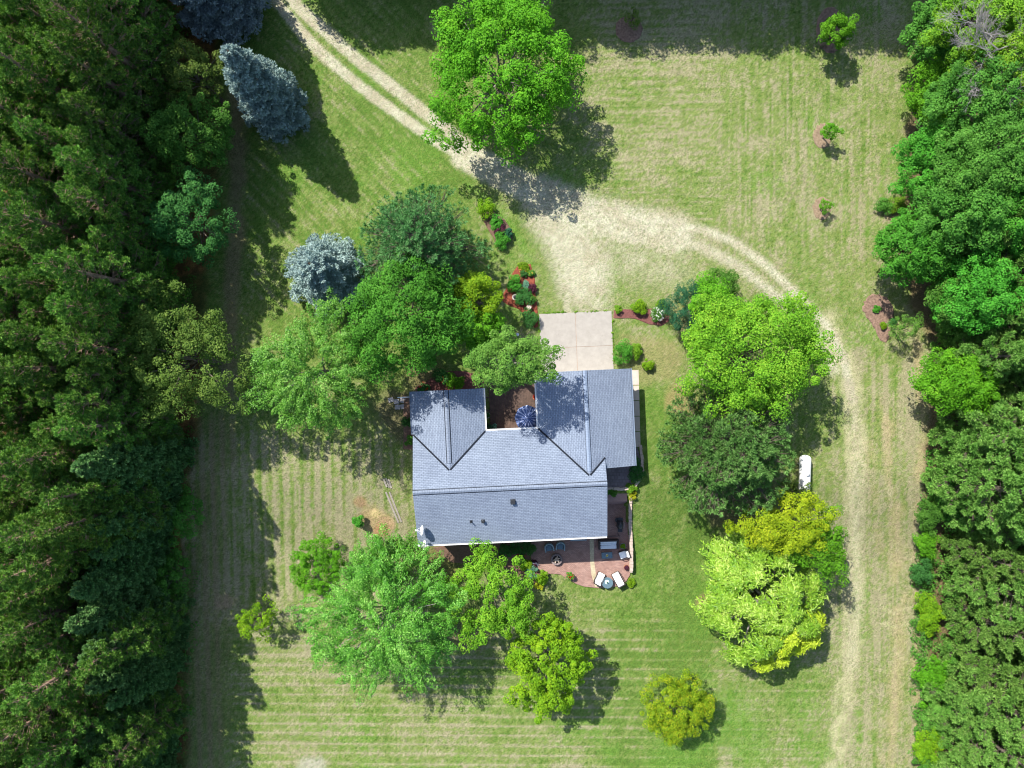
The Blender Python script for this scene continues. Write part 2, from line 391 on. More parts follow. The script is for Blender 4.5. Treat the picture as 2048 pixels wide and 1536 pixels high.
# ------------------------------------------------------------------ ground
def axis(lo, hi, st, far):
    a = np.arange(lo, hi+1e-6, st); g = []; d = st*2; x = hi
    while x < far: x += d; g.append(x); d *= 1.6
    h = []; d = st*2; x = lo
    while x > -far: x -= d; h.append(x); d *= 1.6
    return np.array(h[::-1]+list(a)+g)
LOWER = [(1062,1060),(1062,1124),(1068,1130),(1080,1141),(1092,1148),(1104,1147),(1121,1149),(1137,1159),(1153,1168),(1168,1173),(1196,1176),(1222,1175),(1240,1171),(1252,1163),(1260,1150),(1261,1130),(1260,1076),(1256,1037),(1254,992),(1190,992),(1190,1060)]
UPPER = [(1190,900),(1275,895),(1280,915),(1281,940),(1276,962),(1262,974),(1238,978),(1190,980)]
def build_ground():
    ax = axis(-50, 50, .17, 2600); ay = axis(-37, 39, .17, 2600)
    X, Y = np.meshgrid(ax, ay); Z = terr(X, Y)
    k = S*(CAMH-Z)/CAMH; px = 1024+X/k; py = 768-Y/k
    Lw = inpoly(px, py, LOWER); Z = np.where(Lw, -2.12, Z)
    n1 = fbm(X*.16+5, Y*.16, 4); n2 = fbm(X*.7, Y*.7+9, 4); n3 = fbm(X*2.6, Y*2.6, 3); n4 = fbm(X*.05+3, Y*.05, 2)
    col = np.empty(X.shape+(3,))
    green = np.array([.085, .142, .026]); mid = np.array([.146, .184, .052]); dry = np.array([.25, .222, .138]); lush = np.array([.095, .195, .026])
    def mix(a, b, t): return a*(1-t[..., None])+b*t[..., None]
    # how dry each part of the lawn is
    d = .44+.6*(n1-.5)+.45*(n2-.5)
    d += .24*sstep(1130, 1220, px)*sstep(620, 500, py)*sstep(1830, 1780, px)        # north-east field
    d -= .25*sstep(980, 900, px)*sstep(820, 650, py)                                 # beside the drive
    d += .18*sstep(860, 800, px)*sstep(840, 900, py)*sstep(1280, 1200, py)           # west lawn
    d -= .38*sstep(1180, 1260, px)*sstep(1450, 1400, px)*sstep(760, 820, py)         # east of the house
    d += .22*sstep(1640, 1700, px)*sstep(620, 760, py)
    d -= .12*sstep(1100, 1250, px)*sstep(1680, 1500, px)*sstep(1150, 1230, py)
    # mowing marks
    A = sstep(1000, 900, px)*sstep(700, 600, py)*sstep(430, 520, px)
    ua = (px*.72-py*.70)
    d += A*(.10*np.sin(ua/21*6.283+2*n1)+.15*np.sin(ua/10.5*6.283+3*n1)-.05)
    B = sstep(850, 780, px)*sstep(820, 900, py)*sstep(1230, 1190, py)
    ub = px-.03*(py-900)+3*n1
    d += B*(.26*np.sin(ub/21*6.283)+.12*np.sin(ub/10.3*6.283+1)+.14)
    Cc = sstep(1215, 1290, py)*sstep(1720, 1600, px)*sstep(440, 500, px)
    uc = py-.012*(px-1000)+4*n4+2*n1
    line = sstep(.5, 1.0, np.sin(uc/19.6*6.283))
    d += Cc*(.52*line*(.6+.8*n2)+.03)*(1-.55*sstep(1150, 1500, px))
    C2 = sstep(1180, 1120, px)*0+sstep(1170, 1230, py)*sstep(1290, 1240, py)*sstep(1150, 1220, px)*sstep(1400, 1340, px)
    d += C2*.25*sstep(.3, .9, np.sin(uc/19.6*6.283))
    Dd = sstep(1640, 1700, px)*sstep(640, 800, py)
    streak = fbm(px*.11+fbm(X*.3, Y*.05, 2)*2, Y*.10, 3)
    d += Dd*(1.0*(streak-.5)+.8*(fbm(px*.3, Y*.08+4, 2)-.5)+.10)
    arc = np.hypot((px-1240), (py-80)*1.1); E = sstep(1140, 1220, px)*sstep(560, 480, py)*sstep(1800, 1740, px)
    d += E*.05*np.sin(px/17*6.283/1.1+4*n1)*sstep(1300, 1500, px)+E*.045*np.sin(arc/15*6.283+7*n4+3*n1)*sstep(1500, 1350, px)
    def sk(a, b, fa, fb): return fbm(a*fa+3, b*fb+8, 3)-.5
    d += E*(.8*sk(px, py, .012, .26)*sstep(1500, 1400, px)+.9*sk(px, py, .24, .012)*sstep(1400, 1500, px)-.06)
    d += E*.22*sstep(.2, .9, np.sin((py+.05*px)/15*6.283))*sstep(1480, 1400, px)*sstep(330, 260, py)
    d += B*.9*sk(px, py, .16, .012)+Cc*.35*sk(px, py, .008, .22)+A*.9*sk(px*.72-py*.70, px*.70+py*.72, .16, .012)
    d += .5*sk(px, py, .16, .02)*sstep(1230, 1300, px)*sstep(1660, 1600, px)*sstep(740, 800, py)
    wn = np.random.RandomState(3).rand(*X.shape)-.5
    d += .55*(n3-.5)+.2*(n2-.5)+.5*wn
    col = mix(mix(np.broadcast_to(green, col.shape), mid, sstep(.05, .42, d)), dry, sstep(.40, 1.0, d))
    # greener spots
    lm = sstep(.56, .74, fbm(X*.22+40, Y*.22+11, 3))*(.75)*sstep(1.0, .3, d)
    lm = np.maximum(lm, .9*sstep(70, 20, dline(px, py, [(1340, 1520), (1460, 1420), (1500, 1490)])))
    lm = np.maximum(lm, .75*sstep(60, 10, dline(px, py, [(1290, 740), (1300, 900), (1300, 1150), (1240, 1230)]))*sstep(.62, .4, n1))
    lm = np.maximum(lm, .95*sstep(12, 4, dline(px, py, [(940, 375), (1000, 425), (1040, 480), (1062, 530)])))
    col = mix(col, lush, lm*.5)
    # pale worn wheel track round the east side
    tr = sstep(30, 6, dline(px, py, [(1660, 640), (1700, 760), (1712, 880), (1706, 1050), (1712, 1200), (1696, 1350), (1682, 1450), (1665, 1560)])+14*(n2-.5))
    pale = np.array([.33, .30, .18])
    col = mix(col, pale, np.clip(tr*(.25+.9*sstep(.35, .65, fbm(X*1.6, Y*.9, 3))), 0, .85))
    for pts, wd, st in (([(1770, 800), (1790, 1000), (1800, 1300), (1770, 1536)], 26, .7), ([(1835, 640), (1842, 900), (1835, 1100), (1835, 1536)], 16, .9), ([(1735, 850), (1760, 1100)], 14, .4)):
        t = sstep(wd, 2, dline(px, py, pts)+16*(n2-.5)); col = mix(col, np.array([.30, .24, .14]), np.clip(t*st*sstep(.3, .6, fbm(X*1.1+5, Y*.5, 3)), 0, .8))
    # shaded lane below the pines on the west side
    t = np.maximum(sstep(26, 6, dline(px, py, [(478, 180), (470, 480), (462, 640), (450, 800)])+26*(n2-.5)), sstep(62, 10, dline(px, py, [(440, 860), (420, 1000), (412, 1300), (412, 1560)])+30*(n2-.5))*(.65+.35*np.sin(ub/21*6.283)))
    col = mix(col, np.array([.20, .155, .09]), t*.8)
    # forest floor, needles
    def edge(py): return np.interp(py, [-400, 300, 800, 1000, 1100, 1560], [440, 440, 400, 375, 368, 372])
    t = sstep(12, -18, px-edge(py)+30*(n2-.5)); fl = mix(np.broadcast_to(np.array([.11, .06, .025]), col.shape), np.array([.26, .13, .045]), sstep(.4, .7, n3*.5+n2*.5))
    fl = mix(fl, np.array([.05, .09, .02]), sstep(.5, .6, n1)*.6)
    col = mix(col, fl, t)
    edge2 = np.interp(py, [-400, 100, 350, 560, 700, 800, 1300, 1560], [1840, 1835, 1800, 1800, 1862, 1850, 1850, 1845])
    t = sstep(-8, 14, px-edge2+24*(n2-.5)); col = mix(col, np.array([.15, .11, .06]), t)
    for pts in ([(1765,1215),(1790,1228),(1832,1208)], [(1758,1246),(1800,1252),(1826,1244)], [(1788,1290),(1802,1318),(1815,1322)], [(1770,960),(1785,1010)], [(1712,905),(1730,930),(1722,965)]):
        t = sstep(4.5, 1, dline(px+14*(n3-.5), py+14*(n2-.5), pts)); col = mix(col, np.array([.38, .33, .21]), t*.45)
    # bare patches
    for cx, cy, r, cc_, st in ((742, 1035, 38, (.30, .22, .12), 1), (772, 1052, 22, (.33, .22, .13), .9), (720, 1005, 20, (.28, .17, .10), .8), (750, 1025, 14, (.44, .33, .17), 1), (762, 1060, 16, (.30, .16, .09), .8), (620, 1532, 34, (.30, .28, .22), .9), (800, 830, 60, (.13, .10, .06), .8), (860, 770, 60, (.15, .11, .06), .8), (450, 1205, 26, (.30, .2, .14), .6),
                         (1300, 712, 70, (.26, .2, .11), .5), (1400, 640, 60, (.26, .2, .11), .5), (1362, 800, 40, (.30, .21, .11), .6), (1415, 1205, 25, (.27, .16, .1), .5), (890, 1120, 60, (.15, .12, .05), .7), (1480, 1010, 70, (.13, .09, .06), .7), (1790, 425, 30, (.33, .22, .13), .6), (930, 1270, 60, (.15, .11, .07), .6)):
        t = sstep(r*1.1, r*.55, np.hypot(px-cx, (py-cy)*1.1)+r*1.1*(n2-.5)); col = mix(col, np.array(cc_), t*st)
    # gravel
    g = np.zeros(X.shape)
    def gl(pts, hw, st, soft=5, nz=9):
        nonlocal g
        g = np.maximum(g, st*sstep(hw+soft, hw-soft, dline(px, py, pts)+nz*(n3-.5)+nz*.8*(n2-.5)))
    gl([(520,-50),(556,6),(615,80),(650,113),(718,171),(787,222),(855,270),(923,314),(960,345)], 11, 1, 3, 5)
    gl([(560,-50),(590,8),(650,62),(718,122),(787,175),(855,230),(906,268),(945,300)], 12, 1, 3, 5)
    gl([(930,310),(1000,348),(1090,395)], 30, 1, 6)
    gl([(1080,390),(1180,430),(1270,452),(1350,470)], 40, .95, 12, 24)
    gl([(1110,430),(1150,500),(1165,560)], 54, .95, 18, 24)
    gl([(1095,400),(1098,450),(1112,505),(1122,560)], 11, .85, 8, 12)
    gl([(1178,430),(1190,520),(1185,600)], 38, .82, 20, 34)
    gl([(1132,555),(1137,625)], 9, .9, 4, 6); gl([(1165,565),(1168,620)], 10, .85, 5, 8)
    gl([(1320,446),(1400,458),(1462,480),(1532,530),(1600,596),(1655,652),(1688,720),(1704,800)], 9, 1, 6, 8)
    gl([(1310,468),(1400,492),(1470,528),(1540,580),(1600,628),(1640,676),(1668,740)], 11, .95, 8, 12)
    gl([(1704,790),(1714,900),(1712,1040),(1714,1200),(1702,1330)], 10, .42, 12, 20)
    gl([(1230,510),(1340,530)], 44, .42, 30, 60)
    specks = sstep(.56, .66, fbm(X*4.5+2, Y*4.5, 2)); g2 = np.clip(g*(1-.5*specks*(g < .95)), 0, 1)
    grav = mix(np.broadcast_to(np.array([.325, .282, .205]), col.shape), np.array([.40, .365, .285]), sstep(.3, .7, n2*.6+n3*.4))
    col = mix(col, grav, g2)
    ny, nx = X.shape
    idx = np.arange(ny*nx).reshape(ny, nx)
    F = np.stack([idx[:-1, :-1], idx[:-1, 1:], idx[1:, 1:], idx[1:, :-1]], -1).reshape(-1, 4)
    gm = sstep(.3, .5, g)[:-1, :-1].ravel() > .5
    # the lawn with the gravel: same material, the drive its own sheet cut out of the ground
    m, n, b = newmat('ground')
    at = n.nodes.new('ShaderNodeAttribute'); at.attribute_name = 'tone'
    tc = n.nodes.new('ShaderNodeTexCoord').outputs['Object']
    na = noise(n, 5.5, 5, tc, .75)
    r1 = ramp(n, [(.28, (.50, .66, .36)), (.5, (.93, .97, .88)), (.72, (1.0, .93, .95))], na)
    mx = n.nodes.new('ShaderNodeMix'); mx.data_type = 'RGBA'; mx.blend_type = 'MULTIPLY'; mx.inputs[0].default_value = 1
    n.links.new(at.outputs['Color'], mx.inputs[6]); n.links.new(r1, mx.inputs[7])
    nb_ = noise(n, 11, 3, tc, .7); hs = n.nodes.new('ShaderNodeHueSaturation')
    mr = n.nodes.new('ShaderNodeMapRange'); mr.inputs[1].default_value = .3; mr.inputs[2].default_value = .7; mr.inputs[3].default_value = .72; mr.inputs[4].default_value = 1.62
    n.links.new(nb_, mr.inputs[0]); n.links.new(mr.outputs[0], hs.inputs['Value']); n.links.new(mx.outputs[2], hs.inputs['Color'])
    nh = noise(n, 7.3, 2, tc); mh = n.nodes.new('ShaderNodeMapRange'); mh.inputs[1].default_value = .3; mh.inputs[2].default_value = .7; mh.inputs[3].default_value = .482; mh.inputs[4].default_value = .518
    n.links.new(nh, mh.inputs[0]); n.links.new(mh.outputs[0], hs.inputs['Hue'])
    n.links.new(hs.outputs[0], b.inputs['Base Color']); b.inputs['Roughness'].default_value = .95; b.inputs['Specular IOR Level'].default_value = .1
    bp = n.nodes.new('ShaderNodeBump'); bp.inputs['Strength'].default_value = .5; bp.inputs['Distance'].default_value = .06
    n.links.new(noise(n, 14, 3, tc, .7), bp.inputs['Height']); n.links.new(bp.outputs[0], b.inputs['Normal'])
    col = col*(1+.34*(np.random.RandomState(5).rand(*X.shape)-.5))[..., None]*np.array([.86, .88, .90]); V = np.stack([X, Y, Z], -1).reshape(-1, 3); cf = np.concatenate([col.reshape(-1, 3), np.ones((ny*nx, 1))], 1)
    for nm, sel in (('lawn', ~gm), ('gravel_driveway', gm)):
        f = F[sel]; u, inv = np.unique(f, return_inverse=True); inv = inv.reshape(f.shape)
        me = mesh_np(nm, V[u], [inv], m, True)
        a = me.attributes.new('tone', 'FLOAT_COLOR', 'POINT'); a.data.foreach_set('color', np.ascontiguousarray(cf[u], np.float32).ravel())
        tag(obj(nm, me), kind='structure')
build_ground()

# ------------------------------------------------------------------ surfaces round the house
def flat_mat(name, col, col2, brick=None, rough=.85, sc=1.0, mort=(.2, .18, .16), rot=0, msize=.02):
    m, n, b = newmat(name); tc = n.nodes.new('ShaderNodeTexCoord').outputs['Object']
    base = ramp(n, [(.3, col), (.7, col2)], noise(n, 1.3*sc, 6, tc, .7))
    if not brick:
        st_ = ramp(n, [(.30, (.80, .78, .75)), (.42, (1, 1, 1)), (.66, (1, 1, 1)), (.72, (.88, .87, .86))], noise(n, .45*sc, 8, tc, .8))
        mm = n.nodes.new('ShaderNodeMix'); mm.data_type = 'RGBA'; mm.blend_type = 'MULTIPLY'; mm.inputs[0].default_value = 1; n.links.new(base, mm.inputs[6]); n.links.new(st_, mm.inputs[7]); base = mm.outputs[2]
    if brick:
        mp = n.nodes.new('ShaderNodeMapping'); mp.inputs['Rotation'].default_value = (0, 0, rot); n.links.new(tc, mp.inputs['Vector'])
        bt = n.nodes.new('ShaderNodeTexBrick'); bt.inputs['Scale'].default_value = 1
        bt.inputs['Brick Width'].default_value = brick[0]; bt.inputs['Row Height'].default_value = brick[1]
        bt.inputs['Mortar Size'].default_value = msize; bt.inputs['Color1'].default_value = (1, 1, 1, 1); bt.inputs['Color2'].default_value = (.72, .72, .74, 1)
        bt.inputs['Mortar'].default_value = (*mort, 1); n.links.new(mp.outputs[0], bt.inputs['Vector'])
        mx = n.nodes.new('ShaderNodeMix'); mx.data_type = 'RGBA'; mx.blend_type = 'MULTIPLY'; mx.inputs[0].default_value = 1
        n.links.new(base, mx.inputs[6]); n.links.new(bt.outputs[0], mx.inputs[7]); base = mx.outputs[2]
    n.links.new(base, b.inputs['Base Color']); b.inputs['Roughness'].default_value = rough; b.inputs['Specular IOR Level'].default_value = .25
    return m
M_CONC = flat_mat('concrete', (.285, .262, .235), (.35, .325, .292), sc=1.2)
M_PAV = flat_mat('brick_paving', (.30, .175, .145), (.385, .25, .21), (.2, .1), mort=(.5, .45, .4), rot=R_(2.7), msize=.008)
M_PAVY = flat_mat('border_paving', (.46, .38, .24), (.52, .46, .32), (.2, .2), mort=(.6, .6, .55), msize=.008)
M_STONE = flat_mat('wall_stone', (.42, .35, .28), (.60, .50, .42), sc=3)
M_STONE2 = flat_mat('walk_slab', (.30, .27, .27), (.38, .35, .35), sc=2)
M_DECK = flat_mat('deck_boards', (.13, .07, .045), (.20, .11, .07), (9, .14), mort=(.3, .3, .3), rot=R_(92.7), msize=.012)
M_MULCH = flat_mat('mulch_red', (.09, .022, .012), (.30, .08, .045), sc=4)
M_MULCHB = flat_mat('mulch_brown', (.09, .055, .04), (.29, .19, .14), sc=4)
M_MULCHT = flat_mat('mulch_tan', (.14, .10, .06), (.30, .22, .15), sc=4)
M_MULCHD = flat_mat('mulch_dark', (.10, .04, .035), (.20, .08, .07), sc=6)
M_EARTH = flat_mat('bed_earth', (.10, .06, .04), (.18, .11, .08), sc=5)
M_WHITE = simple('white_paint', (.78, .78, .77), .45, .04)
M_BLACK = simple('black_metal', (.02, .022, .026), .4, .2)
M_GREY = simple('grey_metal', (.42, .44, .46), .4, .1, metal=.4)
def ppoly(pts, z): return [P(a, b, z) for a, b in pts]

# concrete apron in four slabs with open joints
HT = R_(2.7); HU = Vector((math.cos(HT), math.sin(HT), 0)); HV = Vector((-math.sin(HT), math.cos(HT), 0))
c4 = [P(1078, 628, .06), P(1223, 622, .06), P(1228, 760, .06), P(1084, 766, .06)]
mb = MB()
def bil(u, v):
    a, b, c, d = [Vector((*q, 0)) for q in c4]; return (a*(1-u)+b*u)*(1-v)+(d*(1-u)+c*u)*v
for i in range(2):
    for j in range(2):
        us = (0, .497) if i == 0 else (.503, 1); vs = (0, .496) if j == 0 else (.502, 1)
        mb.prism([tuple(bil(u, v))[:2] for u, v in ((us[0], vs[0]), (us[1], vs[0]), (us[1], vs[1]), (us[0], vs[1]))], -.15, .06)
for (px_, py_) in ((1129, 660), (1180, 690), (1148, 708)):
    pass
tag(mb.build('concrete_driveway', M_CONC), kind='structure')
jb = MB(); jb.prism([tuple(bil(u, v))[:2] for u, v in ((.002, .002), (.998, .002), (.998, .998), (.002, .998))], -.14, .035)
tag(jb.build('driveway_joint', simple('joint', (.36, .26, .2), .9, .2)), kind='structure')

pv = MB(); pv.prism(ppoly(LOWER, -1.95), -2.3, -1.95); tag(pv.build('patio', M_PAV), kind='structure')
pv = MB(); pv.prism(ppoly([(1179,1060),(1187,1060),(1188,1120),(1192,1150),(1198,1174),(1190,1174),(1183,1150),(1180,1120)], -1.946), -2.0, -1.946); tag(pv.build('patio_border_strip', M_PAVY), kind='structure')
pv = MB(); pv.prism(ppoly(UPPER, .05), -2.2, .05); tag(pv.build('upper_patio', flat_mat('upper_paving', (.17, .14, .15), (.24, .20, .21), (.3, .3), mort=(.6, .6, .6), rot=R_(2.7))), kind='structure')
pv = MB()
for k in range(5):
    y0 = 740+k*31; pv.prism(ppoly([(1240, y0+1), (1277+k*.8, y0), (1278+k*.8, y0+29.6), (1240, y0+29.6)], .05), -.1, .05)
tag(pv.build('path', flat_mat('side_path', (.44, .37, .32), (.52, .45, .40), sc=2)), kind='structure')

def bed(name, poly, mat, z=.035, nz=1):
    """a raised bed surface with rough top"""
    rs = random.Random(len(poly)*7+int(poly[0][0])); pts = []
    n = len(poly)
    for i in range(n):
        (x0, y0), (x1, y1) = poly[i], poly[(i+1) % n]
        for t in (0, .33, .66): pts.append((x0+(x1-x0)*t+rs.uniform(-1, 1)*nz, y0+(y1-y0)*t+rs.uniform(-1, 1)*nz))
    cx = sum(p[0] for p in pts)/len(pts); cy = sum(p[1] for p in pts)/len(pts)
    V = []; n = len(pts); rings = [1.0, .93, .75, .5, .25]; 
    for q, r in enumerate(rings):
        for p in pts:
            a, b_ = cx+(p[0]-cx)*r, cy+(p[1]-cy)*r; g = G(a, b_)
            V.append((g.x, g.y, g.z+(z-.06 if q == 0 else z+(rs.uniform(0, .03) if q > 1 else 0)+.02*(q > 0))))
    g = G(cx, cy); V.append((g.x, g.y, g.z+z+.03))
    F = [(q*n+i, q*n+(i+1) % n, (q+1)*n+(i+1) % n, (q+1)*n+i) for q in range(len(rings)-1) for i in range(n)]
    F += [((len(rings)-1)*n+i, (len(rings)-1)*n+(i+1) % n, len(V)-1) for i in range(n)]
    me = bpy.data.meshes.new(name); me.from_pydata(V, [], F); me.validate(); me.materials.append(mat)
    return tag(obj(name, me), kind='structure')
def ell(cx, cy, a, b, n=14, rot=0): return [(cx+a*math.cos(6.283*i/n)*math.cos(rot)-b*math.sin(6.283*i/n)*math.sin(rot), cy+a*math.cos(6.283*i/n)*math.sin(rot)+b*math.sin(6.283*i/n)*math.cos(rot)) for i in range(n)]
bed('mulch_bed', [(1049,524),(1062,528),(1070,560),(1073,600),(1077,632),(1078,655),(1070,658),(1056,640),(1040,620),(1020,612),(1000,600),(1012,575),(1020,552),(1035,530)], M_MULCH)
bed('mulch_bed', [(1226,620),(1250,618),(1290,618),(1335,612),(1342,640),(1325,652),(1300,650),(1270,638),(1226,636)], M_MULCHD)
bed('mulch_bed', [(1735,592),(1752,586),(1772,592),(1786,612),(1788,640),(1782,672),(1772,686),(1760,682),(1750,660),(1736,640),(1726,620),(1726,603)], M_MULCHB, nz=2.5)
bed('mulch_ring', ell(1645, 272, 19, 27), M_MULCHT, nz=2); bed('mulch_ring', ell(1644, 417, 19, 24), M_MULCHT, nz=2)
bed('mulch_ring', ell(1661, 60, 30, 48), M_MULCHB); bed('mulch_ring', ell(1258, 58, 28, 28), M_MULCHB)
bed('earth_bed', [(955,412),(975,405),(992,428),(1010,440),(1025,460),(1026,478),(1008,500),(995,492),(982,468),(965,440)], M_EARTH)
bed('mulch_bed', [(830,776),(850,764),(880,742),(930,742),(968,752),(968,790),(830,796)], M_MULCHD)
bed('earth_bed', [(862,1095),(900,1085),(1062,1075),(1060,1120),(1085,1148),(1078,1172),(1050,1160),(1000,1130),(900,1125)], M_EARTH)
bed('earth_bed', [(806,790),(828,790),(832,900),(806,900)], M_EARTH)

# ------------------------------------------------------------------ house
HZ = .36; EZ = 3.0
house = empty('house', (0, 0, 0), HT); tag(house, 'single storey house with a blue grey shingled gable roof round a small courtyard', 'house')
def shingle():
    m, n, b = newmat('roof_shingles'); uv = n.nodes.new('ShaderNodeUVMap').outputs[0]
    bt = n.nodes.new('ShaderNodeTexBrick'); bt.inputs['Scale'].default_value = 1; bt.inputs['Brick Width'].default_value = .30; bt.inputs['Row Height'].default_value = .145
    bt.inputs['Mortar Size'].default_value = .012; bt.inputs['Mortar Smooth'].default_value = .3; bt.inputs['Bias'].default_value = -.1
    bt.inputs['Color1'].default_value = (.245, .292, .375, 1); bt.inputs['Color2'].default_value = (.195, .236, .31, 1); bt.inputs['Mortar'].default_value = (.105, .13, .175, 1)
    n.links.new(uv, bt.inputs['Vector'])
    r0 = ramp(n, [(.3, (.78, .78, .78)), (.7, (1.0, 1.0, 1.0))], noise(n, 7, 3, uv, .8)); r1_ = ramp(n, [(.35, (.88, .88, .9)), (.6, (1, 1, 1))], noise(n, .35, 4, uv, .6))
    m0 = n.nodes.new('ShaderNodeMix'); m0.data_type = 'RGBA'; m0.blend_type = 'MULTIPLY'; m0.inputs[0].default_value = 1; n.links.new(r0, m0.inputs[6]); n.links.new(r1_, m0.inputs[7]); r = m0.outputs[2]
    mx = n.nodes.new('ShaderNodeMix'); mx.data_type = 'RGBA'; mx.blend_type = 'MULTIPLY'; mx.inputs[0].default_value = 1
    n.links.new(bt.outputs[0], mx.inputs[6]); n.links.new(r, mx.inputs[7]); n.links.new(mx.outputs[2], b.inputs['Base Color'])
    b.inputs['Roughness'].default_value = .8; b.inputs['Specular IOR Level'].default_value = .35
    bp = n.nodes.new('ShaderNodeBump'); bp.inputs['Strength'].default_value = .6; bp.inputs['Distance'].default_value = .02
    n.links.new(bt.outputs['Fac'], bp.inputs['Height']); bp.invert = True; n.links.new(bp.outputs[0], b.inputs['Normal'])
    return m
M_SH = shingle(); M_CAP = simple('ridge_cap_shingle', (.175, .21, .275), .8, .25, 9); M_VAL = simple('valley_metal', (.014, .018, .026), .85, .2, spec=.1)
U0, U1, U2, U3 = -8.7, -2.48, 2.07, 10.2; UM = 7.55; VS, VN, VL, VG, VGS = -13.43, -3.92, -.25, .85, -7.5
RV = (VS+VN)/2; RL = (U0+U1)/2; RG = (U2+U3)/2
def zM(v): return EZ+HZ*min(v-VS, VN-v)
zL = EZ+HZ*(RL-U0); zG = EZ+HZ*(RG-U2); vL = VN-(RL-U0); vG = VN-(RG-U2)
zE = EZ+HZ*(U3-UM); vE = VN-(U3-UM)
planes = [([(U0, VS, EZ), (UM, VS, EZ), (UM, RV, zM(RV)), (U0, RV, zM(RV))], 's'),
 ([(U0, VN, EZ), (U0, RV, zM(RV)), (UM, RV, zM(RV)), (UM, vE, zE), (RG, vG, zG), (U2, VN, EZ), (U1, VN, EZ), (RL, vL, zL)], 's'),
 ([(U0, VL, EZ), (U0, VN, EZ), (RL, vL, zL), (RL, VL, zL)], 'w'), ([(U1, VN, EZ), (U1, VL, EZ), (RL, VL, zL), (RL, vL, zL)], 'w'),
 ([(U2, VG, EZ), (U2, VN, EZ), (RG, vG, zG), (RG, VG, zG)], 'w'),
 ([(U3, VGS, EZ), (U3, VG, EZ), (RG, VG, zG), (RG, vG, zG), (UM, vE, zE), (UM, VGS, zE)], 'w')]
def build_roof():
    V = []; F = []; UVs = []; sl = math.sqrt(1+HZ*HZ)
    for zo, flip in ((0, False), (-.14, True)):
        for poly, k in planes:
            b0 = len(V); V += [(x, y, z+zo) for x, y, z in poly]; idx = list(range(b0, b0+len(poly)))
            p = [Vector(q) for q in poly]; nrm = Vector((0, 0, 0))
            for i in range(len(p)): nrm += p[i].cross(p[(i+1) % len(p)])
            if (nrm.z < 0) != flip: idx = idx[::-1]
            F.append(idx)
            for i in idx:
                x, y, z = poly[i-b0]; UVs.append((x, (z-EZ)/HZ*sl) if k == 's' else (y, (z-EZ)/HZ*sl))
    me = bpy.data.meshes.new('roof'); me.from_pydata(V, [], F); l = me.uv_layers.new(name='UVMap')
    for i, q in enumerate(UVs): l.data[i].uv = q
    me.materials.append(M_SH); return obj('roof', me, house)
roof = build_roof()
def strip(mb, a, b, wdt, th, dn=0):
    """board along a-b, wdt tall, th thick, centred on the line, hung dn below"""
    a, b = Vector(a), Vector(b); d = (b-a); h = Vector((d.x, d.y, 0)).normalized(); s = Vector((-h.y, h.x, 0))*th/2
    t = Vector((0, 0, -dn)); q = Vector((0, 0, -dn-wdt))
    vs = [a-s+t, a+s+t, b+s+t, b-s+t, a-s+q, a+s+q, b+s+q, b-s+q]
    mb.add([tuple(v) for v in vs], [(0, 3, 2, 1), (4, 5, 6, 7), (0, 1, 5, 4), (1, 2, 6, 5), (2, 3, 7, 6), (3, 0, 4, 7)])
o_ = -.03
edges = [((U0-o_, VS, EZ), (U0-o_, RV, zM(RV))), ((U0-o_, RV, zM(RV)), (U0-o_, VN, EZ)), ((UM+o_, VS, EZ), (UM+o_, RV, zM(RV))), ((UM+o_, RV, zM(RV)), (UM+o_, vE, zE)),
 ((U0, VL+o_, EZ), (RL, VL+o_, zL)), ((RL, VL+o_, zL), (U1, VL+o_, EZ)), ((U2, VG+o_, EZ), (RG, VG+o_, zG)), ((RG, VG+o_, zG), (U3, VG+o_, EZ)), ((UM+.05, VGS-o_, zE), (U3, VGS-o_, EZ))]
for a, b in edges: fas = MB(); strip(fas, a, b, .2, .035, .03); fas.build('fascia', M_WHITE, house)
def gutter(a, b, side, gm=None):
    g = MB(); a = Vector(a); b = Vector(b); d = (b-a).normalized(); s = Vector((side[0], side[1], 0))
    pr = [(0.0, 0.0), (.0, -.12), (.10, -.12), (.13, 0), (.11, 0), (.085, -.10), (.015, -.10), (.015, 0)]
    vs = [tuple(e+s*(q[0]+.012)+Vector((0, 0, q[1]-.015))) for e in (a, b) for q in pr]; n = len(pr)
    g.add(vs, [(i, (i+1) % n, n+(i+1) % n, n+i) for i in range(n)]+[tuple(range(n)), tuple(range(2*n-1, n-1, -1))])
    return g.build('gutter', gm or M_WHITE, house)
gutter((U0+.02, VS, EZ), (UM-.02, VS, EZ), (0, -1)); gutter((U1, VN+.14, EZ), (U1, VL, EZ), (1, 0)); gutter((U2, VN+.14, EZ), (U2, VG, EZ), (-1, 0))
gutter((U1, VN, EZ), (U2, VN, EZ), (0, 1)); M_SLATE = simple('slate_gutter', (.20, .25, .33), .5, .1)
gutter((U0, VN, EZ), (U0, VL, EZ), (-1, 0), M_SLATE); gutter((U3, VGS, EZ), (U3, VG, EZ), (1, 0), M_SLATE)
